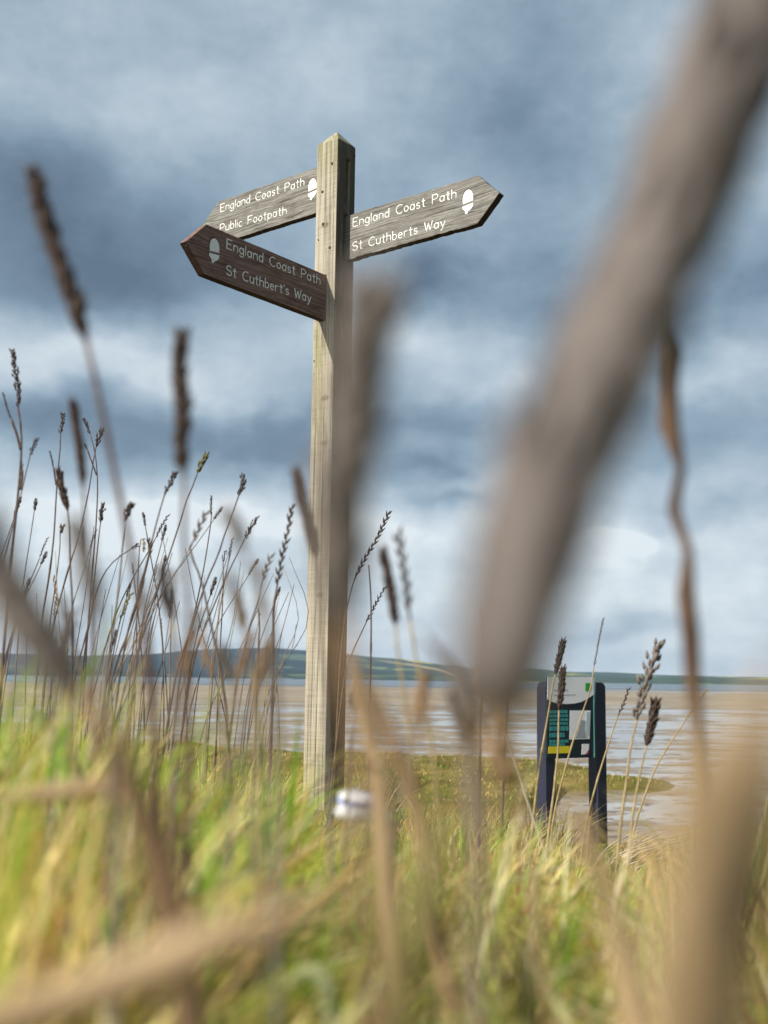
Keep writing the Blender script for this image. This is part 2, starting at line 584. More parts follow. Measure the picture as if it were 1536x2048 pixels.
fy = np.concatenate([np.linspace(8, 60, 40), np.geomspace(64, 3700, 50)])
sheet('sand_flats', np.concatenate([-np.geomspace(4400, 8, 24), np.linspace(-7, 7, 15), np.geomspace(8, 4400, 24)]), fy, lambda X, Y: X * 0 - 1.5, flats_mat())


def marsh_mat():
    m, gg, out = mat('salt_marsh_turf')
    o = coords(gg)
    a = gg.noise(gg.vm('MULTIPLY', o, (1, 1.6, 1)), .9, 5, .6)
    b = gg.noise(o, 14, 4, .7)
    c = gg.ramp(gg.m('ADD', gg.m('MULTIPLY', a, .65), gg.m('MULTIPLY', b, .35)),
                [(.36, (.085, .068, .02)), (.48, (.16, .14, .032)), (.58, (.25, .195, .06)), (.7, (.36, .26, .11))])
    principled(gg, out, c, .9, .1, b, .9, .08)
    return m


sheet('salt_marsh_ground', np.linspace(-14, 6.8, 150), np.linspace(14, 38, 130), lambda X, Y: np.where(marsh_h(X, Y) > .01, -1.5 + marsh_h(X, Y), -1.56), marsh_mat())


def water_mat():
    m, gg, out = mat('estuary_water')
    o = coords(gg)
    b = gg.noise(gg.vm('MULTIPLY', o, (.02, .12, 1)), 1, 4, .6)
    principled(gg, out, gg.mix(b, (.05, .075, .10), (.09, .12, .14)), gg.m('ADD', .12, gg.m('MULTIPLY', b, .3)), .5, b, .3, .5)
    return m


def shore(X, Y):
    return X * 0 - 1.44


sheet('estuary_water', np.linspace(-2600, 2600, 40), np.concatenate([np.linspace(300, 420, 12), np.geomspace(450, 2300, 20)]), shore, water_mat())


def hill_mat(name, woods):
    m, gg, out = mat(name)
    o = coords(gg)
    x, y, z = gg.sep(o)
    warp = gg.noise(o, .004, 3, .5, color=True)
    q = gg.vm('ADD', gg.comb(gg.m('MULTIPLY', x, .0075), gg.m('MULTIPLY', y, .0050), 0.0), gg.vm('MULTIPLY', warp, (.6, .6, 0)))
    vo = gg.n('ShaderNodeTexVoronoi', feature='F1')
    gg.put(vo.inputs['Vector'], q)
    vo.inputs['Scale'].default_value = 1.0
    r = gg.sep(vo.outputs['Color'])[0]
    c = gg.ramp(r, [(0, (.035, .06, .025)), (.30, (.09, .13, .045)), (.52, (.14, .18, .06)), (.72, (.20, .20, .10)), (.82, (.05, .08, .035)), (.94, (.55, .47, .04))], 'CONSTANT')
    ve = gg.n('ShaderNodeTexVoronoi', feature='DISTANCE_TO_EDGE')
    gg.put(ve.inputs['Vector'], q)
    ve.inputs['Scale'].default_value = 1.0
    hedge = gg.step(ve.outputs[0], .075, .04)
    wood = gg.step(gg.noise(gg.vm('MULTIPLY', o, (.004, .006, .004)), 1, 4, .6), woods, woods + .05)
    c = gg.mix(gg.m('MAXIMUM', hedge, wood), c, (.022, .036, .018))
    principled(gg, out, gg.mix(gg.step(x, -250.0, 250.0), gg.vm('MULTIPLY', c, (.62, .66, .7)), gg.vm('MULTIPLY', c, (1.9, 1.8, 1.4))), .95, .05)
    return m


HP = [(-700, 1316), (0, 1307), (150, 1311), (300, 1308), (430, 1299), (560, 1296), (650, 1303), (760, 1316), (850, 1325), (950, 1338), (1050, 1335), (1120, 1343), (1300, 1349), (1400, 1352), (1536, 1356), (2300, 1362)]
HX = [at(a, b, 3400).x for a, b in HP]
HZ = [at(a, b, 3400).z for a, b in HP]
def hills(X, Y):
    top = np.interp(X * 3400 / Y, HX, HZ)
    t = np.clip((Y - 2150) / 1250, 0, 1)
    t = t * t * (3 - 2 * t)
    return -3 + (top + 3) * t + 1.5 * np.sin(X * .011 + Y * .004) * t + 1.0 * np.sin(X * .031) * t


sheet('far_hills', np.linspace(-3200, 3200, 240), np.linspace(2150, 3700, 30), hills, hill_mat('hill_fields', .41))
LP = [(-700, 1338), (0, 1336), (300, 1338), (420, 1341), (560, 1340), (700, 1342), (900, 1347), (1000, 1350), (1150, 1351), (1300, 1357), (1370, 1354), (1480, 1359), (1536, 1357), (2300, 1364)]
LX = [at(a, b, 2300).x for a, b in LP]
LZ = [at(a, b, 2300).z for a, b in LP]
def shorehills(X, Y):
    top = np.interp(X * 2300 / Y, LX, LZ)
    t = np.clip((Y - 1700) / 500, 0, 1)
    return -3 + (top + 3) * t + .8 * np.sin(X * .05) * t


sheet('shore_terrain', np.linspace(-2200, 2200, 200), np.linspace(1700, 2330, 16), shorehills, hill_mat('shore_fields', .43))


# ------------------------------------------------------------------ signpost
AX = .6701
N1 = Vector((-math.sin(AX), -math.cos(AX), 0))      # the face turned to the sun
N2 = Vector((math.cos(AX), -math.sin(AX), 0))       # the shaded face
NC = Vector((-.1836, 3.9205, 0))                    # near corner of the post
PC = NC - N1 * .05 - N2 * .05
RZ0, RZ1, RL, RT, RO = 1.4861 + CZ, 1.654 + CZ, .5643, .085, .0578
LZ0, LZ1, LL, LT, LO = 1.6944 + CZ, 1.8732 + CZ, .5678, .0958, .0458
FZ0, FZ1, FL, FT, FO = 1.2558 + CZ, 1.4228 + CZ, .577, .0834, .0435
POST_TOP = 1.9275 + CZ
PM = Matrix(((N2.x, -N1.x, 0, PC.x), (N2.y, -N1.y, 0, PC.y), (0, 0, 1, 0), (0, 0, 0, 1)))   # local x along N2, -y along N1


def on_face1(px, py):
    """local (x, z) of a photo point on the sunlit face"""
    d = ray(px, py)
    t = (NC - C0).dot(N1) / d.dot(N1)
    p = PM.inverted() @ (C0 + d * t)
    return p.x, p.z


KNOTS = [(*on_face1(650, 796), .0125), (*on_face1(648, 886), .011), (*on_face1(627, 1078), .009), (*on_face1(650, 450), .012), (*on_face1(640, 1190), .010)]
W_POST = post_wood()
W_GREY = oak('silvered_oak', [(.35, (.020, .018, .016)), (.43, (.085, .079, .070)), (.51, (.18, .17, .153)), (.62, (.32, .308, .282))], (.5, .48, .45))
W_BROWN = oak('brown_oak', [(.34, (.04, .022, .017)), (.44, (.13, .075, .060)), (.53, (.22, .135, .11)), (.66, (.33, .225, .19))], (.6, .5, .5))
W_EDGE = oak('stain_shade_oak', [(.33, (.012, .008, .006)), (.5, (.035, .018, .013)), (.7, (.08, .04, .03))], (.6, .5, .5))  # edge stain; also painted shade under the arms and around letters
def paint():
    m, gg, out = mat('chipped_white_paint')
    o = coords(gg)
    f = gg.noise(o, 140, 4, .65)
    f2 = gg.noise(o, 420, 3, .6)
    w = gg.step(gg.m('ADD', gg.m('MULTIPLY', f, .6), gg.m('MULTIPLY', f2, .4)), .57, .63)
    c = gg.mix(w, gg.mix(f2, (.68, .68, .64), (.84, .84, .81)), (.36, .33, .28))
    principled(gg, out, c, .55, .35)
    return m


PAINT = paint()
DARK = plain('blackened_wood', (.018, .013, .011), .9, .1, .3)
STEEL = plain('rusted_bolt_steel', (.055, .042, .035), .6, .4, .4, 300)

sign = empty('fingerpost', (PC.x, PC.y, float(gz(PC.x, PC.y))), math.atan2(N2.y, N2.x))
tag(sign, 'weathered wooden fingerpost with three lettered arms above the grass', 'signpost')
sz = sign.location.z
bpy.context.view_layer.update()


def local(z=0.0, x=0.0, y=0.0):
    return Matrix.Translation((x, y, z - sz))


# post with its pyramid top and three mortises cut into it
mb = MB()
h = .05
zb, zt, za = -.45, POST_TOP, POST_TOP + .060
mb.add([(-h, -h, zb), (h, -h, zb), (h, h, zb), (-h, h, zb), (-h, -h, zt), (h, -h, zt), (h, h, zt), (-h, h, zt), (0, 0, za)],
       [(3, 2, 1, 0), (0, 1, 5, 4), (1, 2, 6, 5), (2, 3, 7, 6), (3, 0, 4, 7), (4, 5, 8), (5, 6, 8), (6, 7, 8), (7, 4, 8)])
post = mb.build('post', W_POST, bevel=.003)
cut = MB()
cut.box((.05, -.05 + LO + .015, (LZ0 + LZ1) / 2), (.15, .027, LZ1 - LZ0 - .004))     # through mortise of the rear arm, seen from the shaded side
cut.box((.05, -.05 + RO + .008, (RZ0 + RZ1) / 2), (.05, .056, RZ1 - RZ0 + .006))
cut.box((.05 - FO - .015, -.05, (FZ0 + FZ1) / 2), (.034, .04, FZ1 - FZ0 + .004))
cutter = cut.build('cutter', DARK)
bo = post.modifiers.new('cut', 'BOOLEAN')
bo.operation, bo.solver, bo.object = 'DIFFERENCE', 'EXACT', cutter
bpy.context.view_layer.update()
me2 = bpy.data.meshes.new_from_object(post.evaluated_get(bpy.context.evaluated_depsgraph_get()))
post.modifiers.clear()
post.data = me2
bpy.data.objects.remove(cutter)
while len(me2.materials) > 1:
    me2.materials.pop()
me2.polygons.foreach_set('material_index', [0] * len(me2.polygons))
post.parent = sign
post.matrix_local = local()

for bx, by in ((664, 327), (645, 383.5), (646, 448), (659.5, 495), (637, 480), (628.5, 722)):
    x, z = on_face1(bx, by)
    r = .0056 if bx not in (637, 628.5) else .0028
    x = max(x, -.045)
    b = MB()
    b.tube([(x, -.0535, z), (x, -.05, z), (x, -.042, z)], [r * .75, r, r], 12)
    b.build('bolt', STEEL, sign, smooth=False, matrix=local())
b = MB()
b.tube([(.053, .041, POST_TOP - .032), (.046, .041, POST_TOP - .032)], .005, 10)
b.build('bolt', STEEL, sign, matrix=local())


# --- lettering drawn as routed single strokes
def arc(cx, cy, rx, ry, a0, a1, n=9):
    return [(cx + rx * math.cos(math.radians(a0 + (a1 - a0) * i / n)), cy + ry * math.sin(math.radians(a0 + (a1 - a0) * i / n))) for i in range(n + 1)]


OV = arc(.2, .31, .2, .31, 0, 360, 16)
GLY = {
    'E': ([[(.5, 0), (0, 0), (0, 1), (.5, 1)], [(0, .53), (.42, .53)]], .5),
    'F': ([[(0, 0), (0, 1), (.5, 1)], [(0, .53), (.42, .53)]], .48),
    'n': ([[(0, 0), (0, .62)], [(0, .36)] + arc(.2, .42, .2, .2, 170, 0) + [(.4, 0)]], .4),
    'h': ([[(0, 0), (0, 1)], [(0, .36)] + arc(.2, .42, .2, .2, 170, 0) + [(.4, 0)]], .4),
    'g': ([OV, [(.4, .62), (.4, -.1)] + arc(.2, -.12, .2, .2, 0, -150)], .42),
    'l': ([[(0, 0), (0, 1)]], .02),
    'i': ([[(0, 0), (0, .62)], [(0, .86), (0, .89)]], .02),
    'a': ([OV, [(.4, .62), (.4, 0)]], .42),
    'd': ([OV, [(.4, 1), (.4, 0)]], .42),
    'b': ([OV, [(0, 1), (0, 0)]], .4),
    'p': ([OV, [(0, .62), (0, -.32)]], .4),
    'o': ([OV], .4),
    'e': ([[(.02, .34), (.39, .34)] + arc(.2, .31, .2, .31, 8, 318, 14)], .4),
    'c': ([arc(.2, .31, .2, .31, 48, 312, 12)], .36),
    'C': ([arc(.36, .5, .36, .5, 52, 308, 16)], .6),
    's': ([arc(.16, .47, .15, .15, 35, 250, 8) + arc(.16, .16, .16, .16, 80, -145, 9)], .32),
    'S': ([arc(.27, .74, .25, .26, 35, 255, 10) + arc(.27, .25, .27, .25, 85, -150, 10)], .54),
    't': ([[(.14, .92), (.14, .12)] + arc(.25, .11, .11, .11, 180, 290, 5), [(0, .64), (.3, .64)]], .3),
    'P': ([[(0, 0), (0, 1), (.28, 1)] + arc(.28, .74, .24, .26, 90, -90, 9) + [(0, .48)]], .52),
    'u': ([[(0, .62), (0, .2)] + arc(.2, .2, .2, .2, 180, 350, 8), [(.4, .62), (.4, 0)]], .4),
    'r': ([[(0, 0), (0, .62)], [(0, .36)] + arc(.2, .42, .2, .2, 170, 60, 6)], .3),
    "'": ([[(.03, 1.02), (0, .84)]], .03),
    'W': ([[(0, 1), (.2, 0), (.38, .8), (.56, 0), (.76, 1)]], .76),
    'y': ([[(0, .62), (.21, .02)], [(.42, .62), (.12, -.3), (.02, -.3)]], .42),
}


def lettering(text, x0, z0, x1, z1, cap, stroke, jit, rise=.55):
    """text from (x0,z0) to (x1,z1) along its base line, on the plane y=0"""
    rr = random.Random(text + str(x0))
    gap, space = .19, .52
    wsum = 0.0
    for i, ch in enumerate(text):
        wsum += space if ch == ' ' else GLY[ch][1] + (gap if i < len(text) - 1 else 0)
    L = math.hypot(x1 - x0, z1 - z0)
    sx = L / wsum
    ux, uz = (x1 - x0) / L, (z1 - z0) / L
    pen = 0.0
    mbds = [MB()]
    for i, ch in enumerate(text):
        if ch == ' ':
            pen += space
            mbds.append(MB())
            continue
        mbd = mbds[-1]
        dzj = rr.uniform(-jit, jit)
        strokes = []
        for pl in GLY[ch][0]:
            cur = [pl[0]]
            for k in range(1, len(pl)):
                cur.append(pl[k])
                if k < len(pl) - 1:
                    a1 = math.atan2(pl[k][1] - pl[k - 1][1], pl[k][0] - pl[k - 1][0])
                    a2 = math.atan2(pl[k + 1][1] - pl[k][1], pl[k + 1][0] - pl[k][0])
                    if abs((a2 - a1 + math.pi) % math.tau - math.pi) > .8:
                        strokes.append(cur)
                        cur = [pl[k]]
            strokes.append(cur)
        for pl in strokes:
            pts = []
            for (gx, gy) in pl:
                a = (pen + gx) * sx
                bq = gy * cap + dzj
                pts.append((x0 + ux * a, 0.0003, z0 + uz * a + bq))
            if len(pts) == 2:
                p, q = pts
                pts = [p, tuple((p[k] + q[k]) / 2 for k in range(3)), q]
            rad = [stroke * .5 * rr.uniform(.86, 1.12) for _ in pts]
            e0 = [pts[0][k] + (pts[0][k] - pts[1][k]) / max(math.dist(pts[0], pts[1]), 1e-6) * stroke * .35 for k in range(3)]
            e1 = [pts[-1][k] + (pts[-1][k] - pts[-2][k]) / max(math.dist(pts[-1], pts[-2]), 1e-6) * stroke * .35 for k in range(3)]
            pts = [tuple(e0)] + pts + [tuple(e1)]
            rad = [stroke * .22] + rad + [stroke * .22]
            s = len(mbd.v)
            mbd.tube(pts, rad, 8)
            for k in range(s, len(mbd.v)):
                vx, vy, vz = mbd.v[k]
                mbd.v[k] = (vx, .0003 + (vy - .0003) * rise, vz)
        pen += GLY[ch][1] + gap
    return mbds


def acorn(mbd, cx, cz, hh, sc=1.0, ox=0.0, y0=-.0013):
    nut = [(-.235, .44), (.25, .49)] + arc(0, .62, .25, .38, 0, 180, 14)
    cup = [(-.27, .35), (-.255, .24), (-.17, .17), (-.11, .10), (-.14, .03), (-.04, 0), (.02, .09), (.15, .16), (.24, .26), (.26, .40)]
    for pl in (nut, cup):
        mbd.prism([(cx + (x * sc + ox) * hh, cz + ((z - .5) * sc - ox) * hh) for x, z in pl], y0, .001)


def arm(name, tx, nrm, origin, outline, material, lines, ac, achgt, seed, wear):
    """one arm: local x along the lettering, y away from the reader, z up"""
    M = Matrix(((tx.x, -nrm.x, 0, origin.x), (tx.y, -nrm.y, 0, origin.y), (0, 0, 1, 0), (0, 0, 0, 1)))
    Mi = M.inverted()

    def uv(px, py):
        dr = ray(px, py)
        t = (origin - C0).dot(nrm) / dr.dot(nrm)
        p = Mi @ (C0 + dr * t)
        return p.x, p.z
    # outline with worn, wandering edges
    rr = random.Random(seed)
    pts = []
    n = len(outline)
    for i in range(n):
        a, b_ = outline[i], outline[(i + 1) % n]
        k = max(1, int(math.dist(a, b_) / .012))
        for j in range(k):
            t = j / k
            p = (a[0] + (b_[0] - a[0]) * t, a[1] + (b_[1] - a[1]) * t)
            if j:
                p = (p[0], p[1] + (rr.uniform(-1, .5) + math.sin(j * .45 + seed) * .5) * wear)
            pts.append(p)
    pb = MB()
    pb.prism(pts, 0, .030)
    ob = pb.build(name, material, sign, bevel=.0022, segs=2)
    ob.matrix_local = sign.matrix_world.inverted() @ M
    ob.data.materials.append(W_EDGE)  # dark edge stain that also paints shade on the undersides
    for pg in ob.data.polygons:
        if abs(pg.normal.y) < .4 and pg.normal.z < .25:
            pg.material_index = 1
    for text, s0, s1 in lines:
        (x0, z0), (x1, z1) = uv(*s0), uv(*s1)
        paint_w = lettering(text, x0, z0, x1, z1, .0315, .0046, .0006)
        groove_shade_w = lettering(text, x0 - .0009, z0 + .0006, x1 - .0009, z1 + .0006, .0315, .0074, .0006, .12)  # wider dark strokes, offset to paint the shade of routed edges
        for wd, gw in zip(paint_w, groove_shade_w):
            nfp = len(wd.f)
            wd.add(gw.v, gw.f)
            lo = wd.build('lettering', PAINT, ob, smooth=True)
            lo.data.materials.append(W_EDGE)
            for pg in lo.data.polygons[nfp:]:
                pg.material_index = 1
    ab = MB()
    acorn(ab, *uv(*ac), achgt)
    nfp = len(ab.f)
    acorn(ab, *uv(*ac), achgt, 1.05, -.02, -.0004)  # larger dark acorn behind, painting shade along its edge
    ao = ab.build('acorn_emblem', PAINT, ob)
    ao.data.materials.append(W_EDGE)
    for pg in ao.data.polygons[nfp:]:
        pg.material_index = 1
    return ob


V = Vector
arm('sign_arm', N2, N1, NC - N1 * RO,
    [(-.045, RZ0), (RL, RZ0), (RL + RT, (RZ0 + RZ1) / 2), (RL, RZ1), (-.045, RZ1)], W_GREY,
    [('England Coast Path', (706, 453.5), (912, 395)), ('St Cuthberts Way', (705, 501.5), (890, 452.5))], (936, 403.5), .084, 3, .0019)
arm('sign_arm', N2, N1, NC - N2 * .1 - N1 * LO,
    [(-LL - LT, (LZ0 + LZ1) / 2), (-LL, LZ0), (.022, LZ0), (.022, LZ1), (-LL, LZ1)], W_GREY,
    [('England Coast Path', (441, 424), (608, 371)), ('Public Footpath', (440, 464), (572.5, 428))], (625, 378.5), .084, 5, .0009)
arm('sign_arm', -N1, N2, NC - N2 * FO,
    [(-FL - FT, (FZ0 + FZ1) / 2), (-FL, FZ0), (.028, FZ0), (.028, FZ1), (-FL, FZ1)], W_BROWN,
    [('England Coast Path', (453.5, 496.5), (640, 569)), ("St Cuthbert's Way", (452.5, 549), (621.5, 605))], (428.5, 502), .084, 8, .0004)
for o, lb in zip([c for c in sign.children if c.name.startswith('sign_arm')],
                 ('silver-grey arm pointing right and towards the viewer', 'silver-grey arm pointing left and away', 'dark brown arm pointing left towards the viewer')):
    o['label'] = lb

# ------------------------------------------------------------------ information board on the bank
BY = 8.6
BROT = math.radians(30)
bc = at(1144, 1500, BY)
bgz = float(gz(bc.x, BY))
info = empty('information_board', (bc.x, BY, bgz), BROT)
tag(info, 'small dark information board on two posts in front of the wet sand', 'notice board')
PLAS = plain('recycled_plastic_timber', (.022, .025, .050), .55, .35, .25, 60)
PANEL = plain('dark_printed_panel', (.010, .020, .028), .5, .35, .2, 12)
WHITE = plain('printed_white', (.90, .88, .92), .5, .3, .04)
TEAL = plain('printed_teal', (.05, .30, .31), .5, .3, .1)
YEL = plain('printed_yellow', (.85, .68, .03), .5, .3, .05)
GRN = plain('printed_green', (.06, .36, .05), .5, .3, .05)
GREY = plain('printed_grey', (.38, .38, .42), .5, .3, .05)
PALEB = plain('printed_pale_blue', (.52, .62, .66), .5, .3, .05)
PINK = plain('printed_magenta', (.40, .04, .14), .5, .3, .05)
EDGE = plain('teal_panel_edge', (.10, .36, .34), .4, .4, .05)
topz = at(1080, 1363, BY).z - bgz
PW, PD, HALF = .088, .104, .283
for sx in (-1, 1):
    b = MB()
    x0, x1 = (-HALF, -HALF + PW) if sx < 0 else (HALF - PW, HALF)
    r = .045
    if sx < 0:
        ol = [(x0, -.5), (x1, -.5), (x1, topz)] + [(x0 + r + (q[0]), topz - r + q[1]) for q in arc(0, 0, r, r, 90, 180, 7)]
    else:
        ol = [(x0, -.5), (x1, -.5)] + [(x1 - r + q[0], topz - r + q[1]) for q in arc(0, 0, r, r, 0, 90, 7)] + [(x0, topz)]
    b.prism(ol, -PD / 2, PD / 2)
    b.build('post', PLAS, info, bevel=.004)


# the panel is bolted to the front of the posts
def ip(px, py):
    """photo point on the panel's front, as local x and z"""
    M = Matrix.Translation(info.location) @ Matrix.Rotation(BROT, 4, 'Z')
    nrm = M.to_3x3() @ V((0, -1, 0))
    o = M @ V((0, -PD / 2 - .022, 0))
    dr = ray(px, py)
    t = (o - C0).dot(nrm) / dr.dot(nrm)
    p = M.inverted() @ (C0 + dr * t)
    return p.x, p.z


YF = -PD / 2 - .002
pb = MB()
c4 = [ip(1093, 1518), ip(1186, 1515), ip(1188, 1354), ip(1096, 1355)]
pb.prism(c4, YF - .020, YF)
panel = pb.build('panel', PANEL, info)
eb = MB()
eb.box(((c4[1][0] + c4[2][0]) / 2 + .004, YF - .010, (c4[1][1] + c4[2][1]) / 2), (.006, .026, c4[2][1] - c4[1][1]))
eb.build('panel_edge', EDGE, panel)
YP = YF - .020


def printed(name, pts, material, lift=.0015, par=panel):
    q = MB()
    q.prism([ip(*p) for p in pts], YP - lift, YP + .001)
    return q.build(name, material, par)


hd = [(1095, 1354), (1094, 1398), (1100, 1402), (1108, 1405), (1118, 1407), (1132, 1408), (1148, 1407), (1162, 1404), (1172, 1399), (1181, 1393), (1188.5, 1388), (1189, 1354)]
printed('header', hd, WHITE, .0025)
rr = random.Random(4)


def text_rows(x0, x1, y, slope, hgt, material, name, lift):
    q = MB()
    x = x0
    while x < x1 - 2:
        w = min(rr.uniform(3, 8), x1 - x)
        q.prism([ip(a, c) for a, c in ((x, y + hgt - slope * (x - x0)), (x + w, y + hgt - slope * (x + w - x0)), (x + w, y - slope * (x + w - x0)), (x, y - slope * (x - x0)))], YP - lift, YP + .001)
        x += w + rr.uniform(.8, 1.6)
    return q.build(name, material, panel)


text_rows(1106, 1134, 1379, .01, 2.6, GREY, 'heading_text', .0035)
text_rows(1106, 1150, 1389, .01, 1.6, GREY, 'heading_text', .0035)
printed('emblem', [(1170, 1381), (1175, 1384), (1180, 1379), (1181, 1366), (1170, 1366)], GRN, .004)
for k, (y, hh) in enumerate(((1421, 6), (1429.5, 5), (1437.5, 5), (1445, 5), (1453, 9), (1466, 9), (1480, 6), (1487, 5))):
    text_rows(1099, 1099 + (38 if k not in (5, 7) else 30), y, .02, hh, TEAL, 'body_text', .0015)
printed('map_picture', [(1139, 1479), (1179, 1478), (1181, 1421), (1140, 1421)], WHITE)
printed('map_detail', [(1150, 1476), (1172, 1476), (1169, 1460), (1170, 1441), (1161, 1440), (1157, 1456)], GREY, .003)
printed('map_detail', [(1171, 1470), (1178, 1470), (1180, 1424), (1172, 1424)], PALEB, .003)
printed('yellow_notice', [(1096, 1507), (1138, 1506), (1139, 1492), (1097, 1493)], YEL)
printed('logo', [(1163, 1509), (1177, 1508), (1178, 1488), (1164, 1488)], WHITE)
printed('logo_corner', [(1171, 1508), (1177, 1508), (1177, 1499)], PINK, .003)

# ------------------------------------------------------------------ litter by the post
LY = .8
lp = at(714, 1612, LY)
w = MB()
nu, nv = 28, 9
R0 = .0125
for j in range(nv):
    for i in range(nu):
        a = i * math.tau / nu
        zz = (j / (nv - 1) - .5) * .017
        rr_ = R0 * (1 + .10 * math.sin(3 * a + j) + .06 * math.sin(7 * a - 2 * j)) * (.82 if j in (0, nv - 1) else 1)
        rr_ /= (abs(math.cos(a)) ** 4 + abs(math.sin(a)) ** 4) ** .25
        w.v.append((rr_ * math.cos(a), rr_ * math.sin(a) * .8, zz + .0016 * math.sin(4 * a + j)))
for j in range(nv - 1):
    for i in range(nu):
        i2 = (i + 1) % nu
        w.f.append((j * nu + i, j * nu + i2, (j + 1) * nu + i2, (j + 1) * nu + i))
w.f.append(tuple(range(nu))[::-1])
w.f.append(tuple((nv - 1) * nu + i for i in range(nu)))


def litter_mat():
    m, gg, out = mat('printed_white_wrapper')
    o = coords(gg)
    x, y, z = gg.sep(o)
    band = gg.m('MULTIPLY', gg.step(z, .0008, .0014), gg.step(z, .0042, .0036))
    b2 = gg.m('MULTIPLY', gg.step(gg.noise(o, 160, 2, .5), .56, .6), gg.step(z, .001, -.002))
    c = gg.mix(gg.m('MAXIMUM', band, gg.m('MULTIPLY', b2, .4)), (.78, .81, .86), (.10, .18, .55))
    principled(gg, out, c, .45, .4)
    return m


LM = litter_mat()
carton = w.build('crumpled_carton', LM, smooth=True)
carton.location = lp
carton.rotation_euler = (.12, .10, .35)
tag(carton, 'crumpled white carton with a blue stripe in grass beside the signpost foot', 'litter')
fl = MB()
fl.v = [(q[0] * .62, q[1] * .62, q[2] * .5) for q in w.v]
fl.f = list(w.f)
scrap = fl.build('paper_scrap', WHITE, smooth=True)
scrap.location = at(764, 1630, LY + .02)
scrap.rotation_euler = (.4, .8, .2)
tag(scrap, 'small white paper scrap right of the blue-striped carton', 'litter')

# ------------------------------------------------------------------ the grass sward
BLADE = blade_mat('grass_blades')
TOPX = [-200, 0, 120, 230, 320, 420, 570, 596, 610, 690, 790, 815, 880, 1000, 1060, 1085, 1180, 1270, 1340, 1420, 1536, 1800]
TOPY = [1275, 1300, 1335, 1385, 1440, 1475, 1485, 1560, 1645, 1642, 1640, 1600, 1590, 1600, 1625, 1655, 1705, 1705, 1680, 1570, 1520, 1500]


def blades(name, bx, by, hgt, wid, col, lean=.45, segs=5, cap=True, drop=0, zf=gz, droop=1.0, wind=(.12, .0)):
    n = len(bx)
    bz = zf(bx, by) - .01
    if cap:
        C = np.array([bx, by, bz]).T - np.array(C0)
        dpt = C @ np.array(_F)
        ppx = 768 + F_PX * (C @ np.array(CR)) / np.maximum(dpt, .05)
        tp = np.interp(ppx, TOPX, TOPY)
        tp = tp + drop
        # height of the sight line over the sward at that bearing
        el_ = np.tan(PITCH - np.arctan((tp - 1024 - (ppx - 768) * math.sin(ROLL)) / F_PX))
        zc = CZ + el_ * by
        mx = zc - bz
        spread = np.where(rng.random(n) < .10, rng.uniform(1.0, 1.2, n), rng.uniform(.5, 1.02, n))
        hgt = np.minimum(hgt, np.maximum(mx * spread, .03))
    th = rng.uniform(0, math.tau, n)
    ln = rng.uniform(.1, 1, n) * lean
    dirx, diry = np.cos(th) * ln + wind[0] * rng.random(n), np.sin(th) * ln + wind[1]
    fa = rng.uniform(0, math.pi, n)
    sx, sy = np.cos(fa), np.sin(fa)
    ts = np.linspace(0, 1, segs + 1)
    V_ = np.zeros((n, segs + 1, 2, 3))
    for i, t in enumerate(ts):
        off = t ** 2 * hgt
        zz = hgt * (t - .38 * droop * ln * t ** 3)
        cx, cy = bx + dirx * off, by + diry * off
        wv = wid * .5 * (1 - t ** 2.2) * (0.7 + .6 * np.sin(min(t * 2.2, 1.57))) + 1e-5
        for s, sg in enumerate((-1, 1)):
            V_[:, i, s, 0] = cx + sg * wv * sx
            V_[:, i, s, 1] = cy + sg * wv * sy
            V_[:, i, s, 2] = bz + zz
    idx = np.arange(n * (segs + 1) * 2).reshape(n, segs + 1, 2)
    Fc = np.stack([idx[:, :-1, 0], idx[:, :-1, 1], idx[:, 1:, 1], idx[:, 1:, 0]], -1).reshape(-1, 4)
    me = bpy.data.meshes.new(name)
    nvt = n * (segs + 1) * 2
    me.vertices.add(nvt)
    me.vertices.foreach_set('co', V_.reshape(-1).astype(np.float32))
    me.loops.add(len(Fc) * 4)
    me.loops.foreach_set('vertex_index', Fc.reshape(-1).astype(np.int32))
    me.polygons.add(len(Fc))
    me.polygons.foreach_set('loop_start', np.arange(0, len(Fc) * 4, 4, dtype=np.int32))
    me.polygons.foreach_set('loop_total', np.full(len(Fc), 4, dtype=np.int32))
    me.polygons.foreach_set('use_smooth', np.ones(len(Fc), dtype=bool))
    me.update(calc_edges=True)
    ca = me.color_attributes.new('blade_colour', 'FLOAT_COLOR', 'POINT')
    cc = np.ones((n, segs + 1, 2, 4), dtype=np.float32)
    cc[..., :3] = col[:, None, None, :]
    ca.data.foreach_set('color', cc.reshape(-1))
    me.materials.append(BLADE)
    ob = bpy.data.objects.new(name, me)
    COL.objects.link(ob)
    return ob


PAL = {'green': (.21, .39, .02), 'lime': (.54, .59, .09), 'olive': (.52, .41, .08), 'straw': (.82, .65, .29), 'pale': (.88, .81, .52), 'brown': (.48, .25, .085)}


def colours(bx, by, wts):
    n = len(bx)
    keys = list(PAL)
    base = np.array([PAL[k] for k in keys])
    clump = np.sin(bx * 9 + by * 3.1) + np.sin(bx * 4.3 - by * 7.7 + 1.3) + np.sin(bx * 21 + 2 + by * 16)
    p = np.tile(np.array([wts.get(k, 0) for k in keys], float), (n, 1))
    p[:, 0] *= np.exp(.6 * clump)
    p[:, 1] *= np.exp(.4 * clump)
    p[:, 3] *= np.exp(-.45 * clump)
    p[:, 5] *= np.exp(-.45 * clump)
    p /= p.sum(1, keepdims=True)
    cum = np.cumsum(p, 1)
    k = np.minimum((rng.random((n, 1)) > cum).sum(1), len(keys) - 1)
    return base[k] * rng.uniform(.55, 1.35, (n, 1)) * rng.uniform(.93, 1.07, (n, 3))


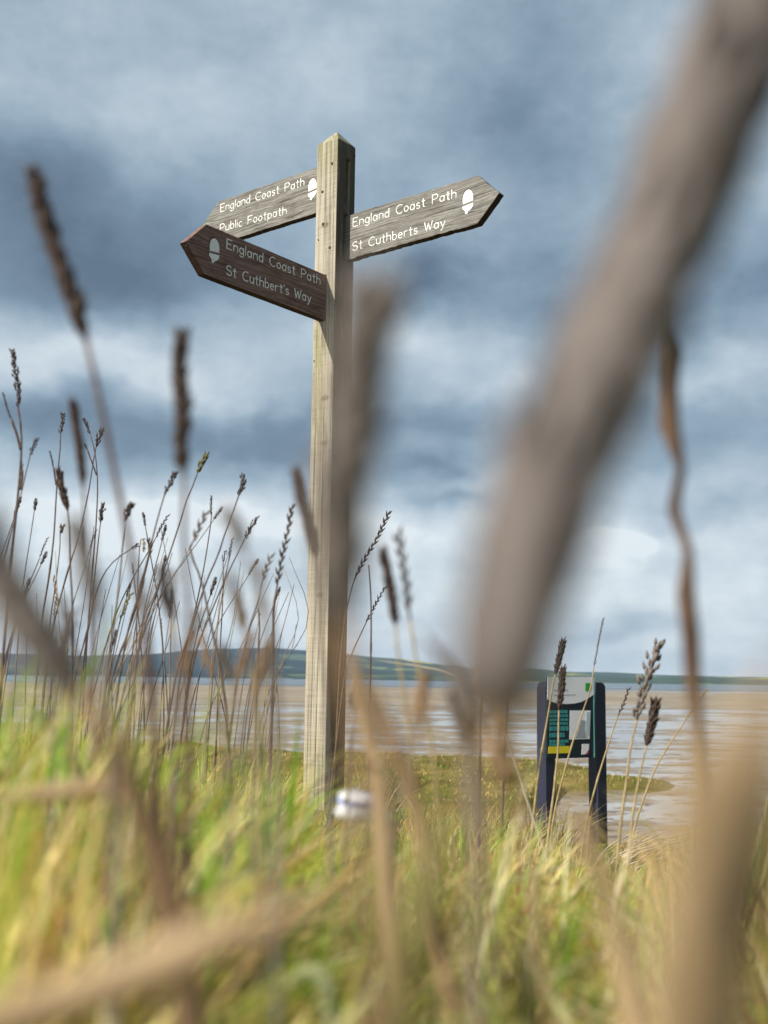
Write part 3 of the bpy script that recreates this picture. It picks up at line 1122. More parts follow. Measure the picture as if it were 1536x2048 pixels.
def wedge(n, y0, y1, k=.39, pad=.12, pw=1.0):
    by = (y0 ** pw + (y1 ** pw - y0 ** pw) * rng.random(n)) ** (1 / pw)
    bx = rng.uniform(-1, 1, n) * (k * by + pad)
    return bx, by


WN = {'green': .19, 'lime': .20, 'olive': .14, 'straw': .24, 'pale': .11, 'brown': .13}
bx, by = wedge(7500, .14, .60, pw=1.2)
o = blades('grass', bx, by, rng.uniform(.14, .36, len(bx)), np.where(rng.random(len(bx)) < .2, rng.uniform(.005, .009, len(bx)), rng.uniform(.0022, .0050, len(bx))), colours(bx, by, {'green': .20, 'lime': .24, 'olive': .08, 'straw': .26, 'pale': .18, 'brown': .06}), lean=1.7, drop=np.interp(by, [.16, .35, .6], [330, 190, 70]) * np.interp(bx / by, [-.3, -.1], [.45, 1]))
tag(o, 'short green and straw grass close in front of the lens', 'grass', kind='stuff')
yl_ = rng.uniform(.36, .85, 900)
xl_ = yl_ * rng.uniform(-.43, -.19, 900)
o = blades('grass', xl_, yl_, rng.uniform(.26, .46, 900), rng.uniform(.002, .0055, 900), colours(xl_, yl_, WN), lean=.7)
tag(o, 'taller soft green and tan grass rising at the left edge', 'grass', kind='stuff')
yl_ = rng.uniform(.22, 1.1, 2600)
xl_ = yl_ * rng.uniform(-.42, .42, 2600)
o = blades('dead_grass', xl_, yl_, rng.uniform(.10, .26, 2600), rng.uniform(.0025, .006, 2600), colours(xl_, yl_, {'straw': .45, 'pale': .25, 'brown': .3}), lean=3.2, drop=np.interp(yl_, [.22, .5, .9], [330, 170, 90]), droop=.35)
tag(o, 'broken straw-coloured dead grass tangled through the green', 'grass', kind='stuff')
bx, by = wedge(7500, .55, 1.25, pw=1.4)
o = blades('grass', bx, by, rng.uniform(.20, .46, len(bx)), np.where(rng.random(len(bx)) < .12, rng.uniform(.004, .007, len(bx)), rng.uniform(.0018, .0042, len(bx))), colours(bx, by, WN), lean=.8)
tag(o, 'thick tangled green and straw grass filling the foreground', 'grass', kind='stuff')
bx, by = wedge(8500, 1.25, 4.2, pw=1.5)
o = blades('grass', bx, by, rng.uniform(.10, .26, len(bx)), rng.uniform(.0022, .0055, len(bx)), colours(bx, by, WN), lean=.7, drop=25)
tag(o, 'lower grass around the signpost foot', 'grass', kind='stuff')
bx, by = wedge(9000, 4.2, 12.0, k=.40, pw=1.4)
o = blades('grass', bx, by, rng.uniform(.12, .32, len(bx)), rng.uniform(.004, .008, len(bx)), colours(bx, by, {'green': .2, 'lime': .15, 'olive': .25, 'straw': .3, 'brown': .1}), lean=.6, segs=4)
tag(o, 'rough yellowing grass on the slope down to the sand', 'grass', kind='stuff')
mx_, my_ = rng.uniform(-14, 6.6, 26000), rng.uniform(15, 37, 26000)
k = marsh_h(mx_, my_) > .06
mx_, my_ = mx_[k], my_[k]
o = blades('marsh_grass', mx_, my_, rng.uniform(.03, .10, len(mx_)), rng.uniform(.012, .026, len(mx_)),
           colours(mx_, my_ * .3, {'green': .10, 'lime': .05, 'olive': .38, 'straw': .20, 'brown': .27}), lean=.8, segs=3, cap=False, zf=lambda x, y: -1.5 + marsh_h(x, y))
tag(o, 'low olive and gold salt marsh grass bordering the sand', 'grass', kind='stuff')

# ------------------------------------------------------------------ single stalks and blades
M_HEAD = leafy('seed_head_brown', (.055, .036, .030), (.12, .082, .068), .25, ns=260)
M_HEADP = leafy('seed_head_grey', (.175, .148, .135), (.30, .255, .225), .3, ns=200)
M_STEM = leafy('stem_purple_brown', (.08, .046, .038), (.17, .115, .09), .15, ns=60)
M_STRAW = leafy('stem_straw', (.34, .25, .12), (.52, .41, .23), .3, ns=60)
M_GREENHEAD = leafy('seed_head_olive', (.12, .11, .035), (.22, .20, .07), .25, ns=200)
M_TAN = leafy('dry_leaf_tan', (.44, .31, .17), (.62, .46, .28), .35, (1, 1, .3), 60)
M_TAUPE = leafy('dry_stem_taupe', (.105, .086, .078), (.24, .205, .188), .12, (1, 1, .2), 160)
M_RUST = leafy('dry_leaf_rust', (.25, .155, .085), (.40, .265, .155), .2, (1, 1, .5), 90)
M_LEAFB = leafy('dangling_leaf_brown', (.075, .046, .032), (.165, .10, .064), .2, (1, 1, .5), 120)
M_PALEG = leafy('leaf_pale_green', (.30, .36, .17), (.46, .50, .30), .4, (1, 1, .4), 60)
M_CREAM = leafy('dry_leaf_cream', (.58, .52, .40), (.72, .66, .54), .3, (1, 1, .3), 60)
M_OLIVE = leafy('leaf_olive', (.28, .24, .09), (.42, .36, .16), .4, (1, 1, .4), 60)


def smooth_path(pts, n):
    """Catmull-Rom through the points, n samples"""
    P = [Vector(p) for p in pts]
    P = [P[0] * 2 - P[1]] + P + [P[-1] * 2 - P[-2]]
    L = [0.0]
    for i in range(1, len(P) - 2):
        L.append(L[-1] + (P[i + 1] - P[i]).length)
    out = []
    for k in range(n):
        s = L[-1] * k / (n - 1)
        i = 0
        while i < len(L) - 2 and L[i + 1] < s:
            i += 1
        t = (s - L[i]) / max(L[i + 1] - L[i], 1e-9)
        p0, p1, p2, p3 = P[i], P[i + 1], P[i + 2], P[i + 3]
        out.append(.5 * ((2 * p1) + (p2 - p0) * t + (2 * p0 - 5 * p1 + 4 * p2 - p3) * t * t + (3 * p1 - p0 - 3 * p2 + p3) * t ** 3))
    return out


def to_ground(P):
    """carry a stem on from its lowest drawn point down into the turf"""
    P = list(P)
    d_ = (P[-1] - P[-2]).normalized()
    if d_.z > -.5:
        d_ = (d_ + Vector((0, 0, -1.2))).normalized()
    p = P[-1].copy()
    for _ in range(400):
        if p.z <= float(gz(p.x, p.y)) - .01:
            break
        p = p + d_ * .01
        d_ = (d_ + Vector((0, 0, -.06))).normalized()
    if (p - P[-1]).length > .004:
        P.append((P[-1] + p) / 2)
        P.append(p)
    return P


def px_depth(p):
    return p.y


def lerp_path(px, Y0, Y1):
    n = len(px)
    return [at(a, b, Y0 + (Y1 - Y0) * i / (n - 1)) for i, (a, b) in enumerate(px)]


def head_mesh(path, wd, kind, rr):
    """path from tip to foot of the seed head"""
    m = MB()
    n = len(path)
    L = sum((path[i + 1] - path[i]).length for i in range(n - 1))

    def on(s):
        q = s * (n - 1)
        i = min(int(q), n - 2)
        return path[i].lerp(path[i + 1], q - i), (path[i] - path[i + 1]).normalized()
    if kind in ('spike', 'club', 'reed'):
        pr, rd = [], []
        K = 26
        for i in range(K):
            s = i / (K - 1)
            p, t = on(s)
            prof = min(1, (s / .16) ** .7 if s > 0 else 0) * (1 - (.3 if kind == 'reed' else .35) * max(0, s - .75) / .25)
            if kind == 'reed':
                prof = (1 - .22 * max(0, s - .84) / .16) * (1 + .20 * math.exp(-((s - .34) / .05) ** 2) + .05 * math.sin(s * 19) + .04 * math.sin(s * 41 + 1))
            lump = 1 + (.24 if kind == 'spike' else .07) * math.sin(s * 23 + rr.uniform(0, 1)) + rr.uniform(-.06, .06)
            pr.append(p)
            rd.append(max(wd * .5 * (.80 if kind == 'reed' else .66) * prof * lump, wd * .05))
        m.tube(pr, rd, 9)
        cnt = int(min(140, max(36, L / wd * 16)))
        for i in range(cnt):
            s = .03 + .95 * (i + rr.random()) / cnt
            p, t = on(s)
            a = t.orthogonal().normalized()
            a.rotate(Matrix.Rotation(i * 2.4 + rr.uniform(-.3, .3), 3, t))
            prof = (1 if kind == 'reed' else min(1, (s / .14) ** .7)) * (1 - .3 * max(0, s - .75) / .25)
            if kind == 'reed':
                m.spindle(p + a * wd * .30 * prof, t * 1.0 + a * rr.uniform(.05, .25), wd * rr.uniform(.7, 1.3), wd * .18 * prof + wd * .04)
            else:
                m.spindle(p + a * wd * .20 * prof, t * 1.0 + a * rr.uniform(.2, .6), wd * rr.uniform(.6, 1.25), wd * .24 * prof + wd * .05)
    elif kind == 'couch':
        m.tube([on(i / 7)[0] for i in range(8)], [wd * .07 + wd * .05 * i / 7 for i in range(8)], 5)
        cnt = max(7, int(L / (wd * .62)))
        for i in range(cnt):
            s = i / cnt
            p, t = on(s)
            side = t.cross(Vector((0, 1, 0))).normalized() * (1 if i % 2 else -1)
            m.spindle(p, t + side * rr.uniform(.22, .5) + Vector((0, rr.uniform(-.15, .15), 0)), wd * rr.uniform(1.2, 1.7), wd * .36)
            m.spindle(p, t + side * rr.uniform(.05, .2), wd * rr.uniform(.9, 1.3), wd * .28)
    else:   # panicle: loose clustered spikelets
        m.tube([on(i / 5)[0] for i in range(6)], wd * .07, 5)
        wd *= rr.uniform(.8, 1.25)
        cnt = int(max(14, L / wd * 11) * rr.uniform(.6, 1.3))
        for i in range(cnt):
            s = (i + rr.random() * .8) / cnt
            p, t = on(s)
            a = t.orthogonal().normalized()
            a.rotate(Matrix.Rotation(i * 2.1 + rr.uniform(-.6, .6), 3, t))
            q = p + a * wd * rr.uniform(.02, .32) * (.4 + .6 * math.sin(math.pi * min(.95, s + .12)))
            m.spindle(q, t + a * rr.uniform(.1, .6), wd * rr.uniform(.35, .7), wd * rr.uniform(.16, .28))
    return m


def stalk(label, px, Y, head=None, hw=10, kind='spike', sw=4, mh=None, ms=None, Y1=None, branches=(), cat='grass stalk', group='single grass stalks', name='grass_stalk', leaf=None, tip_w=.55, Ys=None, node=None):
    """a grass stalk drawn from its tip (first point) to where it goes into the turf"""
    rr = random.Random(label)
    if kind == 'panicle':
        hw *= 1.5
    if Y > .8:
        Y = 1 / (.253 + (1 / Y - .253) * .42)      # nearer the post, nearer to focus
    Y1 = Y1 or Y
    mh, ms = mh or M_HEAD, ms or M_STEM
    P = lerp_path(px, Y, Y1) if Ys is None else [at(a, b, c) for (a, b), c in zip(px, Ys)]
    hn = 0
    if head:
        hn = max(i for i, q in enumerate(px) if i <= head)
    full = to_ground(P)
    base = full[-1]
    root = empty(name, base)
    tag(root, label, cat, group)
    scale = Y / F_PX
    if head:
        hp = smooth_path(P[:hn + 1], 24)
        head_mesh(hp, hw * scale, kind, rr).build('seed_head', mh, root, smooth=True, matrix=None, origin=base)
        sp = smooth_path(full[hn:] if hn < len(full) - 1 else full[-2:], 26)
    else:
        sp = smooth_path(full, 34)
    mb_ = MB()
    n = len(sp)
    nb = at(*node, Y) if node else None
    mb_.tube(sp, [(1 + .28 * math.exp(-((p_ - nb).length / (70 * scale)) ** 2) if node else 1) * sw * scale * .5 * (tip_w + (1.1 - tip_w) * i / (n - 1)) * (1 + (.35 if i in (9, 18) and not node else 0)) for i, p_ in enumerate(sp)], 9)
    mb_.build('stem', ms, root, smooth=True, origin=base)
    for br, bh, bw, bk in branches:
        bp = lerp_path(br, Y, Y)
        hp = smooth_path(bp[:bh + 1], 14)
        part = MB()
        part.tube(smooth_path(bp[bh:], 10) if bh < len(bp) - 1 else hp[-2:], sw * scale * .4, 5)
        st = part.build('side_branch', ms, root, smooth=True, origin=base)
        head_mesh(hp, bw * scale, bk, rr).build('seed_head', mh, st, smooth=True, origin=base)
    if leaf:
        lpx, LY0, LY1, lw, lm = leaf
        yl = [LY0 + (LY1 - LY0) * min(1, (i / (len(lpx) - 1)) / .16) for i in range(len(lpx))]
        lpth = smooth_path([at(a, b, c) for (a, b), c in zip(lpx, yl)], 30)
        q = MB()
        ws = []
        for i in range(30):
            t = i / 29
            yy = px_depth(lpth[i])
            ws.append(lw * .5 * yy / F_PX * (.8 + .24 * math.sin(t * 31) + .18 * math.sin(t * 83 + 1)) * (1 - .2 * t))
        q.tube(lpth, ws, 8)
        q.build('dangling_leaf', lm, root, smooth=True, origin=base)
    return root


def leafblade(label, px, Y, w, m, Y1=None, name='grass_leaf', cat='grass leaf', group='broad blades near the lens', taper='both', fold=.2, ground=True):
    Y1 = Y1 or Y
    P = lerp_path(px, Y, Y1)
    dl = sum((P[i + 1] - P[i]).length for i in range(len(P) - 1))
    if ground:
        P = to_ground(P)
    td = dl / sum((P[i + 1] - P[i]).length for i in range(len(P) - 1))
    base = P[-1]
    N_ = 60
    sp = smooth_path(P, N_)
    ws = []
    for i in range(N_):
        t = i / (N_ - 1)
        f = min(1, (t / (.4 * td)) ** .7 + .03) if taper != 'none' else 1
        if taper == 'both':
            f *= 1 - .45 * max(0, t - .6) / .4
        ws.append(w * Y / F_PX * f)
    q = MB()
    q.ribbon(sp, ws, fold)
    ob = q.build(name, m, None, smooth=True, origin=base)
    return tag(ob, label, cat, group)


# the closest, hugely out-of-focus stalks
stalk('huge blurred grey-brown reed head leaning across the sky with a brown leaf dangling from it',
      [(1560, -170), (1478, 60), (1420, 220), (1345, 425), (1295, 530), (1232, 670), (1168, 810), (1110, 950), (1062, 1090), (1020, 1240), (1004, 1330), (988, 1420), (970, 1540), (960, 1660)],
      .142, 11, 262, 'reed', 30, M_TAUPE, M_TAN, Ys=[.15, .147, .145, .145, .143, .142, .14, .138, .136, .134, .132, .13, .13, .13], cat='reed stalk', group='reed stalks close to the lens', name='reed_stalk',
      leaf=([(1322, 470), (1334, 545), (1338, 630), (1348, 715), (1338, 790), (1341, 865), (1362, 930), (1345, 1000), (1358, 1050), (1378, 1110), (1372, 1190), (1382, 1280), (1386, 1380), (1396, 1500), (1400, 1640)], .146, .42, 44, M_LEAFB))
stalk('blunt grey-brown seed head rising in front of the signpost',
      [(752, 575), (738, 660), (722, 750), (708, 840), (697, 930), (688, 1030), (682, 1130), (684, 1240), (694, 1350), (712, 1480), (728, 1640)], .17, 7, 122, 'club', 56, M_HEADP, M_RUST)
stalk('broad rust-brown seed head slanting in low from the left edge',
      [(-60, 1040), (-10, 1130), (40, 1215), (95, 1300), (150, 1380), (200, 1470), (260, 1590)], .2, 4, 112, 'club', 56, M_HEADP, M_RUST)
stalk('soft grey seed head beside the slanting rust-brown one',
      [(148, 1040), (165, 1100), (182, 1170), (195, 1250), (205, 1330), (216, 1430)], .31, 3, 36, 'club', 24, M_HEADP, M_TAUPE)
stalk('tall dark lumpy seed spike leaning left, the highest left of the signpost',
      [(64, 336), (88, 430), (118, 520), (146, 598), (172, 682), (190, 760), (212, 860), (240, 1000), (262, 1105), (285, 1230), (302, 1360)], .5, 4, 40, 'spike', 20, M_HEAD, M_STEM)
stalk('straight upright dark seed spike standing just left below the brown arm',
      [(365, 660), (359, 740), (367, 830), (363, 900), (368, 950), (368, 1080), (376, 1210), (374, 1340), (376, 1480)], .52, 4, 33, 'spike', 16, M_HEAD, M_STEM)
stalk('slim dark spike between the tall leaning one and the left tuft',
      [(144, 800), (155, 865), (163, 930), (166, 975), (171, 1060), (176, 1150), (184, 1290)], .72, 3, 20, 'spike', 10, M_HEAD, M_STEM)
stalk('short dark spike low beside the slim one in the left tuft',
      [(117, 940), (126, 985), (135, 1020), (138, 1060), (140, 1130), (146, 1250)], .95, 2, 15, 'spike', 6, M_HEAD)
stalk('grey fluffy seed head bending over the middle of the left tuft',
      [(455, 1028), (475, 1065), (488, 1105), (500, 1135), (522, 1180), (540, 1240), (548, 1330), (552, 1440)], .36, 2, 36, 'panicle', 22, M_HEADP, M_TAUPE)
stalk('blurred brown spike low in the tuft below the upright spike',
      [(326, 1138), (330, 1180), (340, 1235), (346, 1300), (350, 1400)], .55, 2, 22, 'spike', 14, M_HEAD, M_TAUPE)
stalk('grey-brown spike crossing the left edge of the post halfway down',
      [(590, 938), (602, 995), (616, 1055), (628, 1115), (634, 1180), (640, 1280), (650, 1380)], .66, 3, 22, 'spike', 11, M_HEAD, M_TAUPE)
stalk('left of the pair of blurred seed spikes right of the post',
      [(767, 1100), (776, 1150), (786, 1205), (791, 1250), (796, 1310), (806, 1370), (818, 1470), (826, 1560)], .78, 3, 20, 'spike', 9, M_HEAD, M_STRAW)
stalk('right of the pair of blurred seed spikes right of the post',
      [(798, 1078), (807, 1130), (815, 1190), (820, 1240), (831, 1310), (845, 1385), (860, 1470), (870, 1560)], .78, 3, 22, 'couch', 9, M_HEAD, M_STRAW)
stalk('brown blurred seed head under the foot of the leaning reed',
      [(970, 1370), (982, 1440), (1002, 1510), (1030, 1575), (1050, 1660)], .36, 3, 62, 'panicle', 20, M_RUST, M_RUST)
stalk('feathery tan plume standing right of the information board',
      [(1318, 1290), (1302, 1330), (1286, 1385), (1274, 1440), (1262, 1490), (1252, 1570), (1240, 1660)], 1.15, 3, 27, 'panicle', 7, M_HEADP, M_STRAW)
stalk('short brown spike below the feathery plume',
      [(1312, 1402), (1305, 1440), (1293, 1490), (1284, 1530), (1272, 1590), (1262, 1660)], 1.15, 2, 19, 'spike', 6, M_HEAD, M_STRAW)
# sharper ones
stalk('brown-tipped stalk whose head rises above the white header of the board',
      [(1127, 1280), (1119, 1315), (1111, 1348), (1105, 1375), (1098, 1420), (1086, 1490), (1074, 1570), (1066, 1650)], 2.1, 2, 12, 'spike', 6, M_HEAD, M_STRAW)
stalk('knobbly brown stalk crossing the middle of the board',
      [(1127, 1335), (1123, 1375), (1118, 1420), (1117, 1450), (1116, 1500), (1108, 1580), (1098, 1660)], 1.9, 2, 13, 'spike', 6, M_HEAD, M_STRAW)
stalk('hair-thin stalk rising over the right corner of the board',
      [(1206, 1240), (1197, 1285), (1188, 1335), (1180, 1380), (1160, 1440), (1138, 1510), (1112, 1610)], 1.9, 2, 5, 'couch', 4.5, M_STEM, M_STRAW)
stalk('straw stalk leaning across the right post of the board',
      [(1256, 1382), (1247, 1408), (1236, 1432), (1226, 1460), (1210, 1510), (1192, 1570), (1172, 1650)], 2.2, 2, 8, 'couch', 5, M_HEAD, M_STRAW)
stalk('long thin straw stalk leaning furthest right of the board',
      [(1412, 1382), (1392, 1408), (1368, 1445), (1338, 1490), (1312, 1535), (1290, 1590), (1268, 1660)], 1.7, 2, 6, 'couch', 5, M_STRAW, M_STRAW)
stalk('crisp couch grass spike leaning away from the right side of the post',
      [(776, 1030), (752, 1080), (726, 1124), (708, 1162), (700, 1190), (690, 1240), (680, 1330)], 3.0, 3, 11, 'couch', 4.5, M_HEAD, M_STEM)
stalk('smaller crisp couch grass spike under the taller one by the post',
      [(768, 1178), (746, 1218), (730, 1250), (716, 1280), (702, 1312), (688, 1360)], 2.7, 2, 8, 'couch', 4, M_HEAD, M_STEM)
stalk('bare thin stem standing upright between the post and the spike pair',
      [(738, 1130), (742, 1200), (742, 1290), (740, 1400)], 1.5, None, sw=5)
stalk('bare stem in front of the pale foot of the leaning reed',
      [(961, 1215), (963, 1320), (962, 1430), (960, 1560)], 1.2, None, sw=6)
stalk('bare reddish stem between the leaning reed and the board',
      [(1028, 1225), (1020, 1330), (1014, 1440), (1006, 1580)], 1.4, None, sw=6)
# the left tuft: individual heads
stalk('tall forked stalk at the far left edge with a drooping dark head',
      [(25, 702), (31, 745), (38, 790), (36, 815), (43, 870), (41, 930), (34, 1010), (25, 1100), (14, 1210), (4, 1340)], 1.1, 3, 13, 'panicle', 7,
      branches=(([(6, 786), (14, 815), (22, 838), (33, 868), (41, 900)], 2, 7, 'panicle'), ([(42, 925), (44, 940), (44, 955), (40, 980)], 1, 8, 'panicle')))
stalk('small brown head leaning right beside the far left forked stalk',
      [(74, 878), (66, 895), (60, 912), (52, 945), (43, 985), (32, 1030), (14, 1100), (-4, 1180)], 1.15, 2, 9, 'panicle', 4)
stalk('dark oblong head on a pale stem, third from the left edge',
      [(127, 828), (124, 850), (121, 868), (120, 900), (115, 950), (112, 1000), (107, 1080), (97, 1160), (82, 1260)], 1.6, 2, 11, 'panicle', 4.5,
      branches=(([(100, 903), (104, 920), (107, 936), (112, 970)], 2, 6, 'panicle'),))
stalk('dark tufted stem crossing another in the left tuft, leaning left',
      [(168, 838), (174, 852), (180, 868), (188, 895), (194, 940), (195, 985), (192, 1050), (186, 1130), (176, 1250)], 1.9, 2, 8, 'panicle', 4,
      branches=(([(170, 888), (175, 900), (182, 920), (193, 950)], 1, 5, 'panicle'),))
stalk('dark tufted stem crossing another in the left tuft, leaning right',
      [(203, 860), (197, 878), (192, 895), (187, 920), (181, 960), (174, 1000), (158, 1070), (136, 1140), (112, 1230), (98, 1300)], 1.9, 2, 9, 'panicle', 4)
stalk('rust-coloured bead-like head half way up the left tuft',
      [(206, 1010), (203, 1028), (201, 1046), (198, 1070), (192, 1130), (184, 1210), (170, 1300)], 1.8, 2, 10, 'panicle', 4)
stalk('small round brown head low in the left tuft',
      [(126, 1052), (123, 1060), (120, 1068), (120, 1090), (116, 1130), (108, 1190), (98, 1270)], 1.8, 2, 10, 'panicle', 3.5)
stalk('ragged shedding head with pale husks low in the left tuft',
      [(108, 1160), (112, 1185), (116, 1220), (108, 1245), (100, 1280), (92, 1330)], 1.9, 2, 9, 'couch', 4, M_RUST)
stalk('blackish green fan-shaped head in the middle of the left tuft',
      [(260, 1192), (250, 1215), (239, 1245), (231, 1285), (218, 1350), (206, 1410)], 1.8, 2, 9, 'couch', 4, M_GREENHEAD)
stalk('olive cylindrical head leaning right behind the upright spike',
      [(412, 910), (404, 928), (395, 946), (387, 968), (372, 1005), (350, 1075), (318, 1170), (280, 1290)], 1.5, 2, 12, 'panicle', 4.5, M_GREENHEAD)
stalk('loose brown head leaning right, left of the upright spike',
      [(348, 948), (339, 968), (329, 990), (320, 1020), (308, 1065), (296, 1115), (276, 1190), (248, 1300)], 1.15, 2, 15, 'panicle', 5)
stalk('slender curved head leaning right, nearest the post in the tuft',
      [(487, 952), (484, 972), (477, 992), (466, 1025), (452, 1060), (436, 1110), (412, 1165), (384, 1250), (352, 1350)], 1.35, 2, 10, 'panicle', 5)
stalk('black beaded head standing upright right of the upright spike',
      [(423, 993), (422, 1012), (423, 1032), (419, 1065), (412, 1110), (402, 1165), (388, 1230), (362, 1340)], 1.9, 2, 5.5, 'panicle', 4)
stalk('sparse head with a dark tip leaning right near the post',
      [(513, 1036), (502, 1056), (490, 1078), (476, 1105), (452, 1155), (420, 1230), (388, 1320)], 1.5, 2, 9, 'panicle', 4.5)
stalk('small pointed head on a short straight stem right of the tuft centre',
      [(450, 1103), (448, 1114), (446, 1126), (446, 1160), (445, 1210), (440, 1300)], 2.0, 2, 7, 'panicle', 3.5)
stalk('long wheat-like spike standing close to the left side of the post',
      [(583, 1020), (574, 1070), (562, 1125), (553, 1180), (547, 1220), (548, 1290), (544, 1390)], 1.0, 3, 14, 'couch', 8)
stalk('thin arched stem bowing to the right in the left tuft',
      [(275, 1090), (262, 1098), (246, 1108), (226, 1124), (207, 1150), (192, 1190), (172, 1270), (150, 1360)], 1.7, 1, 6, 'panicle', 4)
stalk('pale drooping nodding head at the centre of the left tuft',
      [(288, 1100), (287, 1082), (282, 1078), (279, 1095), (277, 1140), (274, 1210), (272, 1320)], 1.8, 2, 7, 'panicle', 3.5, M_STRAW)
stalk('forked brown head just right of the pale nodding head',
      [(298, 1085), (300, 1098), (298, 1114), (288, 1155), (272, 1215), (252, 1275), (226, 1350)], 1.5, 2, 10, 'couch', 5)
stalk('rough brown head right of the upright spike, bent at its joint',
      [(410, 1032), (396, 1060), (380, 1096), (388, 1125), (402, 1160), (420, 1240), (438, 1330), (452, 1420)], .85, 2, 16, 'couch', 7, M_HEADP)
stalk('small shadowed head at the top of a stem against the bright cloud',
      [(262, 1010), (256, 1025), (250, 1045), (246, 1080), (240, 1150), (228, 1250), (212, 1360)], .95, 2, 13, 'panicle', 5)
stalk('short ragged head next to the wheat-like spike',
      [(540, 1118), (530, 1145), (524, 1170), (516, 1200), (498, 1260), (476, 1350)], 1.0, 2, 13, 'couch', 6, M_HEADP)
stalk('reddish stalk with a swollen joint at the right of the tuft',
      [(516, 1215), (519, 1255), (517, 1290), (515, 1350), (512, 1430)], 1.5, None, sw=6)

rr = random.Random(77)
for i in range(22):
    right = i >= 17
    x0 = rr.uniform(690, 1010) if right else rr.uniform(20, 590)
    y0 = rr.uniform(1300, 1420) if right else rr.uniform(1130, 1330)
    lx = rr.uniform(-.35, .35)
    Yd = rr.uniform(.38, .66)
    L_ = rr.uniform(60, 110)
    stalk('soft blurred tan seed head low right of the signpost' if right else 'soft blurred tan seed head low in the thicket left of the signpost',
          [(x0, y0), (x0 - lx * L_ * .5, y0 + L_ * .5), (x0 - lx * L_, y0 + L_), (x0 - lx * (L_ + 80), y0 + L_ + 90), (x0 - lx * (L_ + 120), y0 + L_ + 190)], Yd, 2, rr.uniform(16, 27), rr.choice(['panicle', 'couch', 'spike']), 9,
          rr.choice([M_HEADP, M_HEADP, M_RUST]), rr.choice([M_STRAW, M_TAUPE]), group='soft heads right of the signpost' if right else 'soft heads in the left thicket')

for i in range(26):
    x0 = rr.choice([rr.uniform(40, 250), rr.uniform(250, 580)])
    y0 = rr.uniform(985, 1270)
    lx = rr.gauss(.22, .18)
    L_ = rr.uniform(22, 46)
    D_ = 1400 - y0
    stalk('fine stem with a small dark head in the left tuft', [(x0, y0), (x0 - lx * L_ * .6, y0 + L_ * .5), (x0 - lx * L_ * 1.1, y0 + L_), (x0 - lx * D_ * .55, y0 + D_ * .5), (x0 - lx * D_ * .85, y0 + D_)],
          rr.uniform(1.5, 2.4), 2, rr.uniform(5, 8.5), rr.choice(['panicle', 'panicle', 'couch']), rr.uniform(2.8, 4), M_HEAD, rr.choice([M_STEM, M_STEM, M_TAUPE]), group='fine dark-headed stems in the left tuft')

# bare stems of the tuft: nothing tells these apart
rr = random.Random(21)
TL, TG = 'thin dark bare stem in the dense tuft left of the signpost', 'bare stems in the left tuft'
for i in range(46):
    bx_ = rr.choice([rr.uniform(60, 240), rr.uniform(200, 560), rr.uniform(330, 560)])
    by_ = rr.uniform(1340, 1440)
    hpx = rr.uniform(110, 330) * (1.0 if bx_ < 480 else .75)
    lean = rr.gauss(.27, .2)
    tipx = bx_ + lean * hpx
    if tipx > 600:
        tipx = 600 - rr.uniform(0, 40)
    cv = rr.uniform(-10, 10)
    Yd = rr.uniform(2.3, 3.3)
    pts = to_ground([at(tipx, by_ - hpx, Yd), at(bx_ + lean * hpx * .5 + cv, by_ - hpx * .5, Yd), at(bx_, by_, Yd)])
    sp = smooth_path(pts, 16)
    q = MB()
    q.tube(sp, [(1.3 + 1.5 * k / 15) * .5 * Yd / F_PX for k in range(16)], 6)
    o = q.build('bare_stalk', rr.choice([M_STEM, M_STEM, M_TAUPE, M_STRAW]), None, smooth=True, origin=pts[-1])
    tag(o, TL, 'grass stem', TG)

# broad dry blades near the lens
leafblade('broad tan dry blade rising along the right edge of the picture', [(1575, 1310), (1545, 1400), (1520, 1530), (1490, 1700), (1460, 1880), (1440, 2080)], .10, 150, M_TAN)
leafblade('wide brown-tan blade standing left of the one along the right edge', [(1440, 1400), (1425, 1520), (1410, 1650), (1390, 1820), (1365, 1980), (1345, 2100)], .095, 160, M_TAN)
leafblade('long beige blade lying diagonally across the lower left corner', [(690, 1790), (640, 1810), (540, 1845), (430, 1885), (300, 1940), (150, 1995), (-60, 2060)], .165, 96, M_TAN, ground=False, taper='tip')
leafblade('tall olive-tan blade below the wrapper at the bottom centre', [(905, 1570), (875, 1680), (850, 1800), (825, 1930), (800, 2100)], .17, 70, M_OLIVE)
leafblade('tan spear-shaped blade in front of the right leg of the board', [(1138, 1560), (1158, 1620), (1180, 1690), (1205, 1770), (1232, 1870)], .26, 38, M_TAN)
leafblade('pale green flat blade at the upper left of the grass', [(52, 1405), (78, 1440), (105, 1480), (130, 1520), (150, 1570)], .8, 44, M_PALEG)
leafblade('straw blade standing right of the post foot above the carton', [(708, 1300), (724, 1370), (740, 1440), (756, 1520), (768, 1620)], .36, 30, M_TAN)
leafblade('brown bent blade leaning from the post foot to the right', [(742, 1350), (760, 1410), (782, 1470), (806, 1540), (830, 1610)], .36, 26, M_RUST)
leafblade('dark grey-green blade tip slanting right of the spike pair', [(832, 1255), (858, 1285), (888, 1325), (912, 1370), (930, 1440), (938, 1540)], .3, 26, M_TAUPE)
leafblade('brown shrivelled blade slanting through the grass at the left', [(200, 1440), (245, 1530), (285, 1610), (318, 1690), (345, 1760)], .2, 54, M_RUST)
leafblade('beige folded blade lying level at the left of the grass', [(0, 1600), (70, 1590), (150, 1580), (235, 1572), (250, 1600)], .34, 36, M_TAN, ground=False, taper='none')
leafblade('short cream blade curled near the bottom centre', [(560, 1990), (590, 1955), (630, 1945), (655, 1975), (662, 2040)], .42, 34, M_PALEG)
leafblade('tan slim blade between the two broad tan ones at the right', [(1378, 1420), (1388, 1520), (1392, 1640), (1385, 1780)], .3, 30, M_TAN)
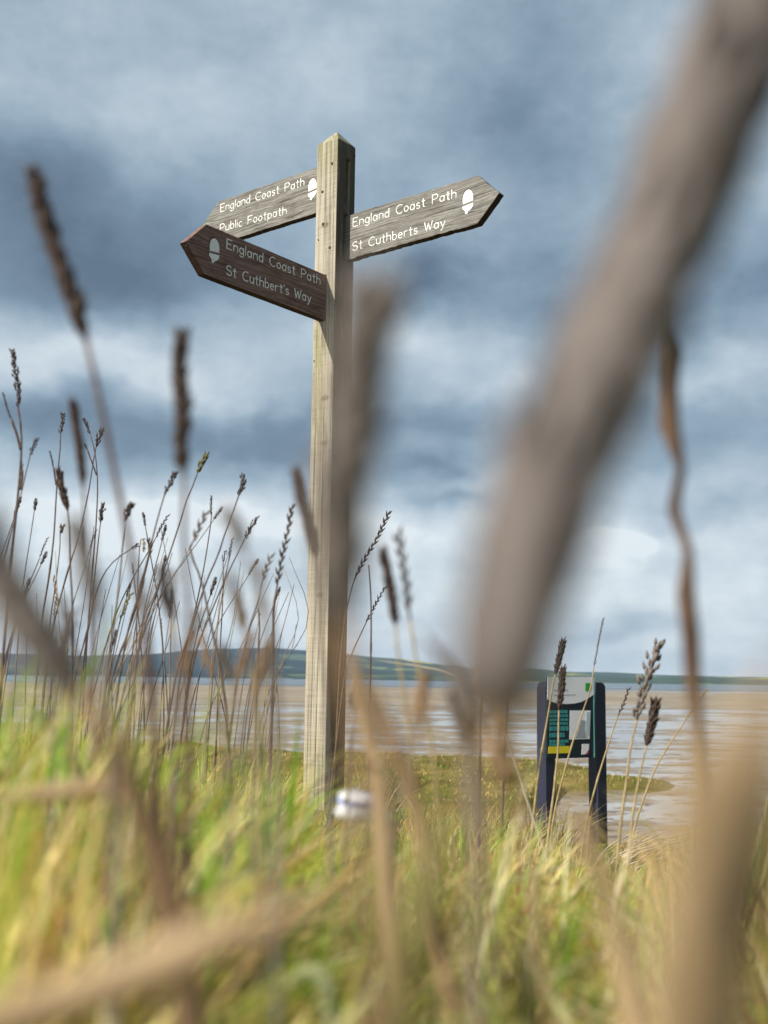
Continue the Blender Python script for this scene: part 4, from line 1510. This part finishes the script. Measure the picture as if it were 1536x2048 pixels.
leafblade('greenish blade leaning over the bottom edge right of centre', [(1010, 1830), (1035, 1900), (1050, 1980), (1060, 2080)], .26, 50, M_OLIVE)
leafblade('level pale straw bending right beside the post', [(742, 1318), (790, 1326), (840, 1333), (892, 1346), (950, 1380), (1000, 1440)], 1.6, 4, M_CREAM, group='straws', name='bent_straw', cat='straw')


def tussock(label, px, py, Y, n, hpx, spread, lean, mats, w):
    """one clump of fine wind-bent leaves: a single plant"""
    rr = random.Random(label)
    base = at(px, py, Y)
    base.z = float(gz(base.x, base.y))
    root = empty('grass_tussock', base)
    tag(root, label, 'grass tussock', 'tussocks on the slope')
    for mi, m in enumerate(mats):
        q = MB()
        for i in range(n):
            hh = hpx * rr.uniform(.5, 1) * Y / F_PX
            b0 = base + Vector((rr.gauss(0, spread), rr.gauss(0, spread), -.01))
            l1 = lean + rr.gauss(0, .28)
            ys = rr.gauss(0, .2)
            pts = [b0 + Vector((l1 * hh * t * t * 1.2, ys * hh * t, hh * (t - .42 * abs(l1) * t * t))) for t in [k / 6 for k in range(7)]]
            q.ribbon(pts, [w * Y / F_PX * (1 - (k / 6) ** 2 * .95) for k in range(7)], .3)
        q.build('leaves' if mi == 0 else 'dead_leaves', m, root, smooth=True, origin=base)


tussock('wind-bent golden tussock at the right foot of the slope beside the sand patch', 1262, 1745, 5.2, 50, 150, .07, 1.1, (M_STRAW, M_CREAM), 4)
tussock('dry golden tussock left of the board below the salt marsh', 985, 1610, 6.5, 60, 110, .16, .15, (M_STRAW, M_RUST), 4)
tussock('sparse straw tussock at the left leg of the board', 1085, 1660, 6.0, 30, 130, .08, .3, (M_STRAW, M_OLIVE), 4)
tussock('dry tussock just right of the signpost foot', 712, 1600, 4.6, 36, 120, .08, .25, (M_STRAW, M_OLIVE), 4)

# ------------------------------------------------------------------ sea air
hz, gg, out = mat('sea_haze')
pv = gg.n('ShaderNodeVolumePrincipled')
pv.inputs['Color'].default_value = (.50, .70, 1.0, 1)
pv.inputs['Density'].default_value = .00012
pv.inputs['Anisotropy'].default_value = .2
gg.t.links.new(pv.outputs[0], out.inputs['Volume'])
hb = MB()
hb.box((0, 1860, 42), (9000, 3760, 90))
o = hb.build('haze', hz)
tag(o, 'thin blue sea haze over the estuary', 'haze', kind='stuff')
